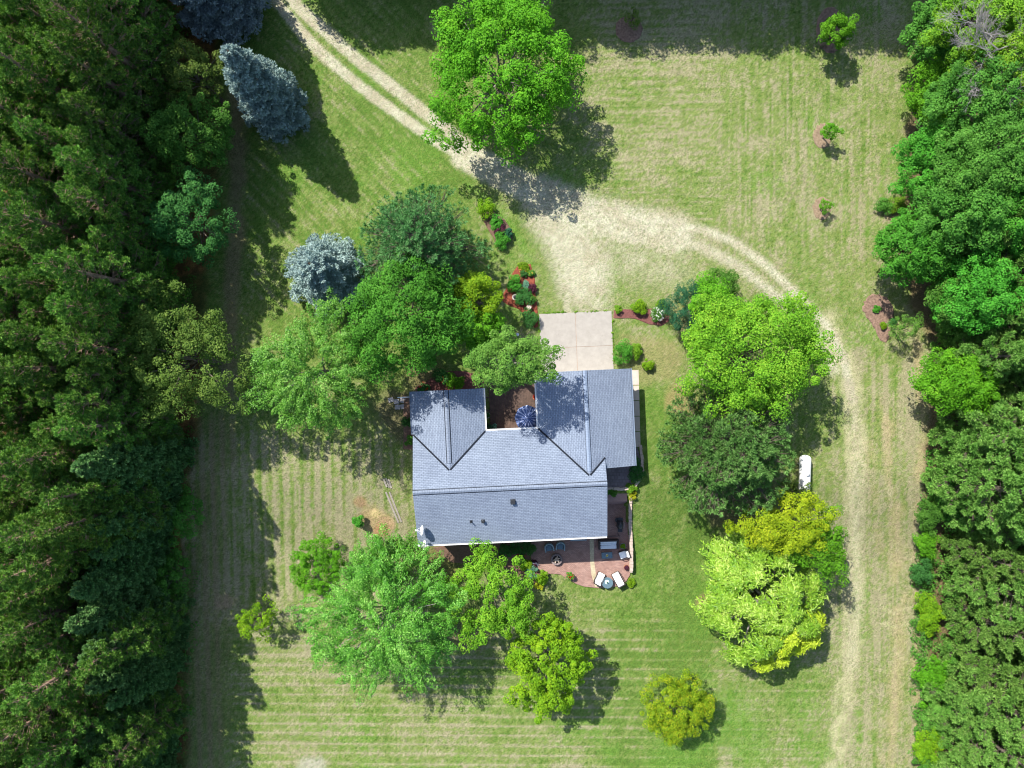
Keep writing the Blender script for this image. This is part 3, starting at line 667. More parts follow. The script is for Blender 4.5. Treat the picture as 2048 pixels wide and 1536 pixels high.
def ridge(a, b, col=M_CAP, er=.034):
    a, b = Vector(a), Vector(b); d = (b-a).normalized(); s = Vector((-d.y, d.x, 0)); g = MB(); n = int((b-a).length/.14)
    L_ = (b-a).length/n
    for i in range(n):
        p = a+d*(i*L_); q = a+d*((i+.93)*L_); w2 = .17; up = Vector((0, 0, .055)); lo = Vector((0, 0, .015-w2*HZ+.015)); lift = Vector((0, 0, .012))
        vs = [p-s*w2+lo, p+up, p+s*w2+lo, q+s*w2+lo+lift, q+up+lift, q-s*w2+lo+lift, p-s*w2+lo-Vector((0,0,.04)), p+s*w2+lo-Vector((0,0,.04)), q+s*w2+lo-Vector((0,0,.04)), q-s*w2+lo-Vector((0,0,.04))]
        g.add([tuple(v) for v in vs], [(0, 5, 4, 1), (1, 4, 3, 2), (0, 6, 9, 5), (2, 3, 8, 7), (0, 1, 2, 7, 6), (3, 4, 5, 9, 8)])
    r = g.build('ridge_cap', col, roof)
    e = MB()
    for sg in (-1, 1):
        off = s*sg*(w2+.02)+Vector((0, 0, -w2*HZ+.022)); e.tube([a+off, b+off], er, 4)
    e.build('ridge_vent_edge', M_VAL, roof)
ridge((U0, RV, zM(RV)), (UM, RV, zM(RV))); ridge((RL, VL, zL), (RL, vL+.6, zL)); ridge((RG, VG, zG), (RG, vG+.35, zG), simple('ridge_cap_pale', (.20, .25, .34), .8, .15, 9), .012)
for a, b in (((U0+.03, VN-.03, EZ), (RL, vL, zL)), ((U1, VN, EZ), (RL, vL, zL)), ((U2, VN, EZ), (RG, vG, zG)), ((UM, vE, zE), (RG, vG, zG))):
    a, b = Vector(a), Vector(b); g = MB(); d = (b-a).normalized(); b = b-d*.08; s = Vector((-d.y, d.x, 0)).normalized()*.07
    up = Vector((0, 0, .045)); vs = [a-s+up+Vector((0, 0, .01)), a+s+up+Vector((0, 0, .01)), b+s+up+Vector((0, 0, .01)), b-s+up+Vector((0, 0, .01)), a-up, b-up]
    g.add([tuple(v) for v in vs], [(0, 1, 2, 3), (0, 4, 1), (3, 2, 5), (0, 3, 5, 4), (1, 4, 5, 2)]); g.build('valley_flashing', M_VAL, roof)
# walls
def siding():
    m, n, b = newmat('siding'); tc = n.nodes.new('ShaderNodeTexCoord').outputs['Object']
    wv = n.nodes.new('ShaderNodeTexWave'); wv.bands_direction = 'Z'; wv.inputs['Scale'].default_value = 2.4; wv.wave_profile = 'SAW'; n.links.new(tc, wv.inputs[0])
    n.links.new(ramp(n, [(.0, (.30, .29, .27)), (.12, (.46, .44, .40)), (1, (.5, .48, .44))], wv.outputs['Fac']), b.inputs['Base Color']); b.inputs['Roughness'].default_value = .6
    return m
M_SID = siding(); M_GLASS = simple('window_glass', (.04, .06, .08), .08, .1, spec=.8); M_DOOR = simple('door_paint', (.30, .10, .06), .5, .1)
def gable_wall(u0, u1, v0, v1, axis_, zb):
    g = MB(); ze = EZ+HZ*.42-.16
    if axis_ == 'u':
        m_ = (v0+v1)/2; za = ze+HZ*(m_-v0); prof = [(v0, zb), (v1, zb), (v1, ze), (m_, za), (v0, ze)]
        vs = [(u0, a, z) for a, z in prof]+[(u1, a, z) for a, z in prof]
    else:
        m_ = (u0+u1)/2; za = ze+HZ*(m_-u0); prof = [(u0, zb), (u1, zb), (u1, ze), (m_, za), (u0, ze)]
        vs = [(a, v0, z) for a, z in prof]+[(a, v1, z) for a, z in prof]
    g.add(vs, [(4, 3, 2, 1, 0), (5, 6, 7, 8, 9)]+[(i, (i+1) % 5, 5+(i+1) % 5, 5+i) for i in range(5)])
    return g.build('wall', M_SID, house)
gable_wall(U0+.4, UM-.4, VS+.45, VN-.4, 'u', -2.6)
gable_wall(U0+.43, U1-.43, VN-1, VL-.4, 'v', -.5); gable_wall(U2+.43, U3-.43, VGS+.42, VG-.4, 'v', -2.6)
def window(u, v, z, wd, ht, face):
    f = MB(); n_ = {'s': (0, -1), 'n': (0, 1), 'e': (1, 0), 'w': (-1, 0)}[face]; al = face in 'sn'
    def bx(m_, du, dz, w_, h_, dep, off):
        c = (u+(du if al else 0)+n_[0]*off, v+(0 if al else du)+n_[1]*off, z+dz)
        m_.box(c, (w_, dep, h_) if al else (dep, w_, h_))
    for sx in (-1, 1): bx(f, sx*wd/2, 0, .08, ht+.16, .06, .02)
    for sz in (-1, 1): bx(f, 0, sz*ht/2, wd-.085, .08, .06, .02)
    bx(f, 0, 0, .05, ht-.085, .05, .02)
    fr = f.build('window', M_WHITE, house); g = MB(); bx(g, 0, 0, wd-.08, ht-.08, .02, .005); g.build('pane', M_GLASS, fr)
vs_ = VS+.45
for u in (-7, -4.6, -1.8): window(u, vs_, 1.6, 1.4, 1.2, 's'); window(u, vs_, -.9, 1.3, 1.1, 's')
window(3.5, vs_, 1.6, 1.8, 1.3, 's'); window(6, vs_, 1.6, 1.0, 1.2, 's'); window(5.6, vs_, -1.0, 1.6, 1.3, 's')
window(UM-.4, -11, 1.6, 1.2, 1.2, 'e'); window(UM-.4, -11.2, -.9, 1.2, 1.1, 'e'); window(U0+.4, -9, 1.5, 1.4, 1.2, 'w'); window(U0+.43, -2.4, 1.5, 1.2, 1.1, 'w'); window(U3-.43, -2, 1.6, 1, 1, 'e')
window(-5.6, VL-.4, 1.5, 1.6, 1.3, 'n'); window(0.6, VN-.4, 1.5, 1.5, 1.3, 'n')
gd = MB(); 
for k in range(4): gd.box((RG, VG-.375, .36+k*.58), (4.9, .06, .56), bev=.015)
gd.build('garage_door', M_WHITE, house)
def door(u, v, z0, face, mat, wd=.95):
    n_ = {'s': (0, -1), 'n': (0, 1), 'e': (1, 0), 'w': (-1, 0)}[face]; al = face in 'sn'; g = MB()
    g.box((u+n_[0]*.02, v+n_[1]*.02, z0+1.03), (wd, .05, 2.06) if al else (.05, wd, 2.06)); d = g.build('door', mat, house)
    h = MB(); h.lathe([(.03, -.02), (.035, 0), (.03, .02)], 10, (u+n_[0]*.07+(.36 if al else 0), v+n_[1]*.07+(0 if al else .36), z0+1)); h.build('handle', M_GREY, d)
door(-1.2, VN-.4, .15, 'n', M_DOOR); door(2.6, vs_, -1.95, 's', M_GLASS, 1.8); door(U3-.43, .2, .05, 'e', M_WHITE)
# roof vents
def hl(u, v, z): return (HU*u+HV*v+Vector((0, 0, z)))
def loc_uv(px_, py_, z):
    x, y = P(px_, py_, z); p = Vector((x, y, 0)); return p.dot(HU), p.dot(HV)
for (px_, py_, k) in ((1026, 1002, 'box'), (966, 1043, 'cap'), (942, 1044, 'pipe')):
    u, v = loc_uv(px_, py_, 3.9); z = zM(v); g = MB()
    if k == 'box':
        g.box((u, v, z+.11), (.26, .30, .2), rx=-math.atan(HZ)*0, bev=.03); g.box((u, v, z+.23), (.36, .38, .06), bev=.02); g.box((u, v, z+.01), (.42, .46, .02), rx=math.atan(HZ))
    elif k == 'cap':
        g.lathe([(.07, -.05), (.07, .2), (.14, .2), (.15, .3), (.09, .34)], 14, (u, v, z)); g.box((u, v, z+.01), (.3, .3, .02), rx=math.atan(HZ))
    else:
        g.lathe([(.045, -.05), (.045, .42), (.055, .42), (.055, .46)], 12, (u, v, z)); g.box((u, v, z+.01), (.24, .24, .02), rx=math.atan(HZ))
    g.build('roof_vent', M_BLACK, house)
ds = MB(); 
pu, pv_ = loc_uv(862, 1094, 3); ds.tube([(pu, VS-.08, EZ-.13), (pu, VS-.08, EZ-.3), (pu, VS+.35, EZ-.6), (pu, VS+.38, -2.0)], .045, 6)
ds.tube([(pu, VS+.3, -1.7), (pu, VS-.7, -1.82)], .05, 6); ds.build('downspout', M_GREY, house)
ar = MB(); ar.tube([(U0+.1, VL-.45, 2.72), (U0-1.2, VL-.45, 2.78)], .04, 8); ar.tube([(U0-1.2, VL-.45, 2.78), (U0-1.2, VL-.45, 2.4)], .03, 6); ar.build('wall_bracket', M_WHITE, house)
# courtyard deck
dk = MB(); dk.M = Matrix.Rotation(HT, 4, 'Z')
for k in range(34):
    u = U1+.44+k*.14*1; 
    if u > U2+.35: break
    dk.box((u, (VN+VL)/2+.15, .1), (.13, VL-VN+1.0, .04))
for v in (-3.5, -2.3, -1.1, .1): dk.box(((U1+U2)/2, v, .03), (U2-U1+.7, .12, .09))
tag(dk.build('courtyard_deck', simple('deck_wood', (.085, .052, .038), .7, .35, 4)), 'brown timber deck in the courtyard between the two wings', 'deck')

# satellite dishes
def dish(px_, py_, z, label):
    x, y = P(px_, py_, z); r = empty('satellite_dish', (x, y, z-.9)); tag(r, label, 'satellite dish')
    d = MB(); pr = [(.02+.40*t, .10*t*t) for t in (0, .3, .6, .8, 1)]
    M = Matrix.Translation((0, 0, .9)) @ Matrix.Rotation(R_(-8), 4, 'Z') @ Matrix.Rotation(R_(-68), 4, 'Y')
    d.M = M; d.lathe(pr+[(.42, .115), (.405, .12)]+[(.02+.385*t, .10*t*t+.02) for t in (.8, .6, .3, 0)], 24); d.build('reflector', M_WHITE, r, True)
    a = MB(); a.tube([M @ Vector((.33, 0, .0)), M @ Vector((.40, 0, .25)), M @ Vector((.10, 0, .62))], .022, 6); a.tube([M @ Vector((.0, .36, .08)), M @ Vector((.1, .03, .6))], .012, 5)
    a.tube([M @ Vector((.0, -.36, .08)), M @ Vector((.1, -.03, .6))], .012, 5); a.build('feed_arm', M_WHITE, r)
    h = MB(); h.M = M; h.box((.08, 0, .64), (.09, .14, .09), bev=.02); h.build('receiver', M_WHITE, r)
    m = MB(); m.tube([M @ Vector((0, 0, -.02)), M @ Vector((.0, 0, -.14)), (.14, 0, .6), (.14, 0, .0)], .028, 8)
    m.tube([(.14, 0, .35), (.35, .3, .02)], .016, 5); m.tube([(.14, 0, .35), (.35, -.3, .0)], .016, 5); m.box((.14, 0, -.02), (.22, .22, .03), rx=math.atan(HZ)); m.build('mast', M_GREY, r)
dish(846, 1061, 4.25, 'white satellite dish on the roof corner, the upper of the two')
dish(851, 1090, 3.9, 'white satellite dish overhanging the gutter, the lower of the two')

# ------------------------------------------------------------------ stone walls and steps
def block_wall(name, pts, z0, z1, wd, label, seed, bl=.42, slope=False):
    zt = z1
    rs = random.Random(seed); r = MB(); cap = MB()
    P3 = [Vector((*p, 0)) for p in pts]
    seg = []
    for a, b in zip(P3[:-1], P3[1:]): seg.append((a, b, (b-a).length))
    tot = sum(s[2] for s in seg); n = max(2, int(tot/bl))
    def at(t):
        t = max(0, min(tot-1e-4, t))
        for a, b, l in seg:
            if t <= l: return a+(b-a)*(t/l), (b-a).normalized()
            t -= l
        return b, (b-a).normalized()
    def ztop(p): return max(zt, float(terr(p.x, p.y))+.10) if slope else zt
    for i in range(n+1):
        for c_ in range(4):
            p, d = at((i+.5*(c_ % 2))*tot/n); zz1 = ztop(p); hh = (zz1-z0)/4
            r.box((p.x+rs.uniform(-.012, .012), p.y, z0+hh*(c_+.5)), (tot/n*.97, wd*.94+rs.uniform(-.02, .02), hh*.96), math.atan2(d.y, d.x), bev=.02)
    root = empty(name, (0, 0, 0)); tag(root, label, 'wall')
    r.build('block_course', M_STONE, root)
    for i in range(n):
        p, d = at((i+.5)*tot/n); cap.box((p.x+rs.uniform(-.02, .02), p.y+rs.uniform(-.01, .01), ztop(p)+.04), (tot/n*.95, wd*1.12+rs.uniform(-.03, .03), .085), math.atan2(d.y, d.x)+rs.uniform(-.03, .03), bev=.02)
    cap.build('capstone', flat_mat('capstone', (.38, .29, .24), (.50, .41, .35), sc=3), root)
block_wall('stone_wall', ppoly([(1258, 984), (1258, 1005), (1259, 1037), (1262, 1075), (1263, 1110), (1263, 1142)], -1.4), -2.3, -1.38, .26, 'low pink stone wall with capstones along the east side of the brick patio', 3, .3, True)
block_wall('stone_wall', ppoly([(1281, 890), (1284, 915), (1285, 940), (1281, 958), (1271, 970), (1256, 977), (1240, 979)], .2), -1.6, .12, .24, 'curved tan stone wall bending round the shaded upper paving', 5)
block_wall('stone_wall', ppoly([(1214, 978), (1240, 977)], .1), -2.0, .06, .22, 'short straight stone wall between the upper paving and the steps', 6)
st = MB(); st.M = Matrix.Identity(4)
for k in range(4):
    z1 = -.42-k*.38; a = P(1212, 983+k*4.2, z1); b = P(1254, 982+k*4.2, z1); c_ = P(1254, 1002+k*1.5, z1); d_ = P(1212, 1004+k*1.5, z1)
    st.prism([a, b, c_, d_], -2.2, z1)
tag(st.build('stone_steps', flat_mat('step_paving', (.32, .19, .17), (.40, .26, .23), sc=3)), 'red brick steps going down from the upper paving to the patio', 'steps')

# ------------------------------------------------------------------ patio furniture
PZ = -1.95
M_WICK = simple('wicker_dark', (.045, .035, .032), .6, .4, 30, bump=.5, bscale=60); M_WICKG = simple('wicker_grey', (.25, .32, .36), .6, .25, 30, bump=.5, bscale=60)
M_CUSH = simple('cushion_white', (.85, .84, .82), .8, .03); M_CUSG = simple('cushion_grey', (.62, .66, .70), .8, .08)
M_CUSB = simple('cushion_bluegrey', (.11, .17, .22), .8, .15); M_GLT = simple('glass_top', (.10, .16, .19), .12, .15, spec=.7); M_TERRA = simple('terracotta', (.38, .15, .07), .8, .2)
M_POT = simple('grey_pot', (.22, .23, .24), .6, .15); M_LOG = simple('split_log', (.50, .40, .32), .85, .25, 8); M_ASH = simple('ash', (.03, .028, .028), .95, .3, 20)
def at(px_, py_, z): x, y = P(px_, py_, z+PZ); return (x, y, PZ)
def tub_chair(px_, py_, rz, label):
    r = empty('patio_chair', at(px_, py_, .5), rz); tag(r, label, 'chair', 'grey wicker chairs by the fire pit')
    b = MB(); n = 15; w2, dp = .38, .36
    path = [(-w2, -dp)]+[(w2*math.cos(R_(180-k*180/(n-1)))*1.0, .0+.36*math.sin(R_(180-k*180/(n-1)))) for k in range(n)]+[(w2, -dp)]
    for i, (a, c) in enumerate(zip(path[:-1], path[1:])):
        hh = .78 if 3 <= i <= n-4 else .66; ang = math.atan2(c[1]-a[1], c[0]-a[0]); ln = math.hypot(c[0]-a[0], c[1]-a[1])
        b.box(((a[0]+c[0])/2, (a[1]+c[1])/2, (.22+hh)/2), (ln*1.12, .07+.0005*i, hh-.22), ang)
        b.tube([(a[0], a[1], hh), (c[0], c[1], hh)], .055, 8)
    b.build('backrest', M_WICKG, r, False)
    s = MB(); s.box((0, -.03, .29), (.66, .64, .14), bev=.03); s.build('seat', M_WICKG, r)
    c = MB(); c.box((0, -.06, .42), (.58, .54, .12), bev=.05)
    c.build('cushion', M_CUSB, r, True)
    for sx in (-1, 1):
        for sy in (-1, 1): l = MB(); l.tube([(sx*.3, sy*.27, .24), (sx*.32, sy*.29, 0)], [.025, .018], 6); l.build('leg', M_WICKG, r)
tub_chair(1098, 1095, R_(12), 'grey wicker tub chair left of its pair, facing the fire pit')
tub_chair(1121, 1092, R_(-4), 'grey wicker tub chair right of its pair, in the house shade')
# fire pit
fp = empty('fire_pit', at(1113, 1119, .3)); tag(fp, 'round stone fire pit piled with split pale logs', 'fire pit')
g = MB()
for c_ in range(3):
    for k in range(14):
        a = 6.283*(k+.5*(c_ % 2))/14; g.box((.44*math.cos(a), .44*math.sin(a), .07+c_*.13), (.15, .195, .12), a, bev=.015)
g.build('stone_ring', simple('pit_stone', (.20, .16, .16), .85, .35, 8), fp)
g = MB(); g.lathe([(.36, .0), (.36, .12)], 20); g.build('ash_bed', M_ASH, fp)
for a, zz, ln, dx, dy in ((20, .42, .62, 0, .04), (75, .5, .6, -.04, 0), (130, .46, .55, .05, -.02), (165, .58, .5, 0, .02), (50, .32, .55, -.1, -.12), (100, .3, .5, .12, .08)):
    g = MB(); c_, s_ = math.cos(R_(a)), math.sin(R_(a)); g.tube([(dx-c_*ln/2, dy-s_*ln/2, zz-.07), (dx+c_*ln/2, dy+s_*ln/2, zz+.05)], [.06, .05], 5); g.build('log', M_LOG, fp)
# sofa: wicker swing sofa with cushions
sf = empty('patio_sofa', at(1217, 1090, .5), R_(2)); tag(sf, 'black wicker sofa with pale grey striped cushions beside the house', 'sofa')
g = MB(); g.box((0, .0, .22), (1.75, .78, .2), bev=.03); g.build('seat_frame', M_WICK, sf)
g = MB(); g.box((0, .44, .5), (1.85, .12, .74), bev=.04); g.build('backrest', M_WICK, sf)
for sx in (-1, 1): g = MB(); g.box((sx*.87, 0, .4), (.12, .8, .5), bev=.04); g.build('armrest', M_WICK, sf)
for k, (yy, zz, dd, rx) in enumerate(((-.20, .40, .34, 0), (.09, .44, .19, .2), (.29, .60, .19, .5))):
    g = MB()
    g.box((0, yy, zz), (1.5, dd, .14), rx=rx, bev=.05)
    g.build('cushion', M_CUSG, sf, True)
for sx in (-1, 1):
    for sy in (-1, 1): g = MB(); g.tube([(sx*.8, sy*.33, .13), (sx*.8, sy*.33, 0)], .03, 6); g.build('leg', M_BLACK, sf)
# shade frame over the sofa: four posts with dark rails
pf = empty('pergola_frame', at(1216, 1085, 1), R_(2)); tag(pf, 'thin black metal canopy frame standing round the grey sofa', 'frame')
g = MB(); a_, b_, h_ = 1.02, .62, 1.25
for sx in (-1, 1):
    g.tube([(sx*a_, b_, 0), (sx*a_, b_, h_)], .022, 6); g.tube([(sx*a_*1.02, -b_, 0), (sx*a_, b_, h_)], .022, 6)
g.tube([(-a_, b_, h_), (a_, b_, h_)], .03, 6); g.build('rail', M_BLACK, pf)
# coffee table
ct = empty('coffee_table', at(1214, 1111, .45), R_(3)); tag(ct, 'rectangular glass topped coffee table carrying a small flower bowl', 'table')
g = MB(); g.box((0, 0, .44), (1.0, .56, .03), bev=.012); g.build('tabletop', M_GLT, ct)
g = MB(); g.box((0, 0, .395), (.96, .52, .05)); g.box((0, 0, .12), (.86, .44, .03)); g.build('frame', M_WICK, ct)
for sx in (-1, 1):
    for sy in (-1, 1): g = MB(); g.tube([(sx*.44, sy*.22, .39), (sx*.46, sy*.24, 0)], .025, 6); g.build('leg', M_WICK, ct)
fb = empty('flower_bowl', at(1214, 1111, .5)); fb.location.z = PZ+.456; tag(fb, 'small white bowl of yellow flowers on the coffee table', 'bowl')
g = MB(); g.lathe([(.04, 0), (.10, .05), (.12, .10), (.11, .10), (.08, .05)], 16); g.build('bowl', M_WHITE, fb, True)
rs = np.random.RandomState(3); V, F = crown_leaf(rs, sph(rs, 10, .1)*.07+[0, 0, .12], .05, 12, .06); obj('flowers', mesh_np('flowers', V, [F], L['yelf']), fb)
def white_chair(px_, py_, rz, ln, label):
    r = empty('lounge_chair', at(px_, py_, .5), rz); tag(r, label, 'lounge chair', 'white cushioned lounge chairs on the patio')
    g = MB(); g.box((0, 0, .2), (.72, ln, .16), bev=.03); g.build('seat_frame', M_WICK, r)
    bk = MB(); bk.box((0, ln/2+.03, .48), (.76, .09, .66), rx=R_(-14), bev=.03); bk.build('backrest', M_WICK, r)
    for sx in (-1, 1): g = MB(); g.tube([(sx*.38, ln/2-.02, .52), (sx*.39, -ln*.2, .5), (sx*.39, -ln*.34, .4), (sx*.38, -ln*.36, .1)], .032, 7); g.build('armrest', M_WICK, r)
    g = MB(); g.box((0, -.06, .36), (.64, ln-.12, .15), bev=.06); g.build('cushion', M_CUSH, r, True)
    g = MB(); g.box((0, ln/2-.10, .62), (.62, .17, .52), rx=R_(-20), bev=.07); g.build('pillow', M_CUSH, r, True)
    for sx in (-1, 1):
        for sy in (-1, 1): l = MB(); l.tube([(sx*.31, sy*(ln/2-.08), .14), (sx*.31, sy*(ln/2-.08), 0)], .028, 6); l.build('leg', M_BLACK, r)
white_chair(1248, 1110, R_(-70), .80, 'white cushioned armchair against the patio wall near the round planter')
white_chair(1200, 1157, R_(152), 1.0, 'white cushioned lounge chair left of the round table')
white_chair(1236, 1158, R_(-152), 1.15, 'white cushioned lounge chair right of the round table at the lawn edge')
rt = empty('round_table', at(1215, 1166, .5)); tag(rt, 'round dark table with blue glass top between the white lounge chairs', 'table')
g = MB(); g.lathe([(.02, .46), (.50, .46), (.52, .48), (.50, .50), (.02, .50)], 28); g.build('tabletop', M_GLT, rt)
g = MB(); g.lathe([(.30, 0), (.36, .1), (.36, .40), (.47, .458)], 20); g.build('base', M_WICK, rt)
pl = empty('plate', at(1214, 1164, .5)); pl.location.z = PZ+.502; tag(pl, 'pale blue round tray with a small plant on the round table', 'tray')
g = MB(); g.lathe([(.15, 0), (.20, .02), (.195, .03), (.14, .012)], 22); g.build('dish', simple('pale_glaze', (.55, .72, .8), .4, .05), pl, True)
rs = np.random.RandomState(4); V, F = crown_leaf(rs, sph(rs, 8, .1)*.05+[.03, -.03, .1], .05, 12, .07); obj('leaves', mesh_np('leaves', V, [F], L['dark']), pl)
def planter(px_, py_, r_, h_, mat, leaf, label, z=PZ, lh=.4, lrad=.3, fl=None, seed=1, cat='planter', ring=None):
    x, y = P(px_, py_, z+h_); r = empty('planter', (x, y, z)); tag(r, label, cat)
    g = MB(); g.lathe([(r_*.6, 0), (r_*.9, h_*.6), (r_, h_), (r_*.86, h_), (r_*.8, h_*.85), (.01, h_*.85)], 20, cap=False); g.build('pot', mat, r, True)
    rs = np.random.RandomState(seed); c = lobes(rs, lrad, lrad, lh/2, h_+lh*.35, 18, -.2); V, F = crown_leaf(rs, c, .11, 26, .13); obj('foliage', mesh_np('foliage', V, [F], leaf), r)
    if fl: c = lobes(rs, lrad, lrad, lh/2, h_+lh*.45, 10, .2, .1, .85); V, F = crown_leaf(rs, c, .06, 10, .09); obj('blossom', mesh_np('blossom', V, [F], fl), r)
planter(1246, 1092, .27, .4, M_POT, L['lime'], 'round grey bowl planter with a lime plant beside the sofa', lrad=.16, lh=.25, seed=2)
planter(1140, 1151, .25, .35, M_TERRA, L['maple'], 'terracotta pot with a red and green plant at the curved patio edge', lrad=.36, lh=.5, fl=L['redf'], seed=3)
planter(1253, 1135, .25, .3, M_TERRA, L['purple'], 'rusty round pot of reddish plants by the low stone wall', lrad=.12, lh=.15, seed=4)
# grill
gr = empty('barbecue_grill', at(1241, 1050, .9), R_(88)); tag(gr, 'black barbecue grill on the shaded paving beside the low wall', 'grill')
g = MB(); g.box((0, 0, .42), (.62, .5, .62), bev=.02); g.build('cabinet', M_BLACK, gr)
g = MB(); g.tube([(-.34, 0, .86), (.34, 0, .86)], .25, 14); g.build('hood', simple('hood', (.035, .035, .04), .25, .1), gr, True)
for sx in (-1, 1): g = MB(); g.box((sx*.52, 0, .8), (.3, .42, .04), bev=.012); g.build('side_shelf', M_BLACK, gr)
g = MB(); g.tube([(-.24, -.26, .95), (-.24, -.32, .95), (.24, -.32, .95), (.24, -.26, .95)], .015, 6); g.build('handle', M_GREY, gr)
for sx in (-1, 1): g = MB(); g.tube([(sx*.28-.02, .2, .07), (sx*.28+.02, .2, .07)], .07, 12); g.build('wheel', M_BLACK, gr)
bx_ = empty('patio_stool', at(1235, 1040, .5)); tag(bx_, 'small black side table standing next to the grill', 'side table')
g = MB(); g.lathe([(.22, .5), (.23, .53), (.0, .53)], 16, cap=False); g.build('tabletop', M_BLACK, bx_)
for k in range(3): g = MB(); a = k*2.09; g.tube([(.1*math.cos(a), .1*math.sin(a), .5), (.2*math.cos(a), .2*math.sin(a), 0)], .015, 5); g.build('leg', M_BLACK, bx_)
bn = empty('patio_bench', at(1157, 1077, .45), R_(2.7)); tag(bn, 'low blue grey bench under the eave by the back wall', 'bench')
g = MB()
for k in range(4): g.box((0, -.17+k*.11, .44), (1.5, .095, .035), bev=.008)
g.build('seat', M_WICKG, bn)
for sx in (-1, 1):
    for sy in (-1, 1): g = MB(); g.box((sx*.66, sy*.15, .21), (.06, .06, .42)); g.build('leg', M_WICKG, bn)

# ------------------------------------------------------------------ courtyard
M_UMB = None
def umbrella_mat():
    m, n, b = newmat('umbrella_cloth'); tc = n.nodes.new('ShaderNodeTexCoord').outputs['Object']
    sx = n.nodes.new('ShaderNodeTexGradient'); sx.gradient_type = 'RADIAL'; n.links.new(tc, sx.inputs[0])
    mu = n.nodes.new('ShaderNodeMath'); mu.operation = 'MULTIPLY'; mu.inputs[1].default_value = 6.2832*16; n.links.new(sx.outputs['Fac'], mu.inputs[0])
    si = n.nodes.new('ShaderNodeMath'); si.operation = 'SINE'; n.links.new(mu.outputs[0], si.inputs[0])
    a2 = n.nodes.new('ShaderNodeMath'); a2.operation = 'MULTIPLY_ADD'; a2.inputs[1].default_value = .22; n.links.new(si.outputs[0], a2.inputs[0]); n.links.new(noise(n, 3, 4, tc), a2.inputs[2])
    n.links.new(ramp(n, [(.4, (.06, .10, .24)), (.6, (.13, .18, .38)), (.75, (.40, .45, .62))], a2.outputs[0]), b.inputs['Base Color']); b.inputs['Roughness'].default_value = .55; return m
x, y = P(1055, 836, 2.2); um = empty('patio_umbrella', (x, y, .12)); tag(um, 'navy blue pleated parasol open in the courtyard corner', 'umbrella')
g = MB(); n = 64; vs = [(0, 0, 2.45)]
for j, (rr, zz) in enumerate(((.12, 2.42), (.45, 2.27), (.8, 2.12), (1.12, 1.93))):
    for i in range(n):
        a = 6.283*i/n; pl_ = (1 if i % 8 == 0 else (.965 if i % 2 else .99)); rr2 = rr*(1-.05*abs(math.sin(4*a))) if j == 3 else rr
        vs.append((rr2*math.cos(a), rr2*math.sin(a), zz-(.05*(i % 2)+.10*abs(math.sin(4*a)))*rr))
fs = [(0, 1+i, 1+(i+1) % n) for i in range(n)]+[(1+j*n+i, 1+(j+1)*n+i, 1+(j+1)*n+(i+1) % n, 1+j*n+(i+1) % n) for j in range(3) for i in range(n)]
g.add(vs, fs); cnp = g.build('canopy', umbrella_mat(), um)
md = cnp.modifiers.new('thick', 'SOLIDIFY'); md.thickness = .008
g = MB(); g.tube([(0, 0, 0), (0, 0, 2.52)], .024, 8); g.lathe([(.03, 2.46), (.05, 2.5), (.02, 2.58)], 8); g.build('pole', M_GREY, um)
g = MB(); g.lathe([(.28, 0), (.28, .05), (.06, .09)], 16); g.build('base', M_BLACK, um)
def cyplanter(px_, py_, r_, h_, mat, leaf, label, **k): planter(px_, py_, r_, h_, mat, leaf, label, z=.12, **k)
cyplanter(975, 831, .24, .35, M_WHITE, L['dark'], 'white round planter with a dark plant against the west courtyard wall', lrad=.16, lh=.2, seed=5)
cyplanter(978, 855, .2, .3, M_POT, L['juniper'], 'leafy green potted plant in the southwest courtyard corner', lrad=.32, lh=.4, seed=6)
cyplanter(989, 853, .16, .3, M_POT, L['hosta'], 'small grey pot with silvery leaves near the courtyard corner', lrad=.16, lh=.25, seed=7)
cyplanter(1070, 795, .2, .35, M_TERRA, L['redf'], 'terracotta pot of red flowers along the east courtyard wall', lrad=.2, lh=.3, seed=8)
tb = empty('patio_table', (*P(1049, 842, .8), .12)); tag(tb, 'round orange brown wooden table under the blue parasol', 'table')
g = MB(); g.lathe([(.02, .68), (.6, .68), (.62, .70), (.6, .72), (.02, .72)], 24); g.build('tabletop', simple('teak', (.55, .25, .09), .5, .2), tb)
for k in range(4): g = MB(); a = .78+k*1.57; g.tube([(.45*math.cos(a), .45*math.sin(a), .68), (.5*math.cos(a), .5*math.sin(a), 0)], .03, 6); g.build('leg', M_WICK, tb)

# ------------------------------------------------------------------ yard objects
x, y = P(1610, 947, .9); tk = empty('propane_tank', (x, y, float(terr(x, y))), R_(88)); tag(tk, 'white horizontal propane tank beside the pine and the mown track', 'gas tank')
g = MB(); prof = []; Ln, r_ = 2.6, .5
pts = []; rad = []
for k in range(7): a = R_(k*15); pts.append((-Ln/2+.0-r_*.7*math.cos(a)*1, 0, .85)); rad.append(max(.02, r_*math.sin(a)))
pts += [(-x_, 0, .85) for x_, _, _ in pts[::-1]]; rad += rad[::-1]
g.tube(pts, rad, 20); g.build('tank_shell', M_WHITE, tk, True)
g = MB(); g.lathe([(.18, 1.3), (.19, 1.44), (.15, 1.5), (.01, 1.52)], 16); g.build('valve_dome', simple('dome', (.65, .65, .66), .4, .05), tk, True)
for sx in (-1, 1): g = MB(); g.box((sx*.8, 0, .2), (.14, .7, .5)); g.build('foot', M_GREY, tk)
x, y = G(1625, 1018)[:2]; lz = float(terr(x, y)); lp = empty('lamp_post', (x, y, lz)); tag(lp, 'slim white yard lamp post beside the yellow green tree', 'lamp post')
g = MB(); g.tube([(0, 0, 0), (0, 0, 3.3)], [.06, .045], 8); g.build('pole', simple('pole_white', (.62, .56, .5), .5, .1), lp)
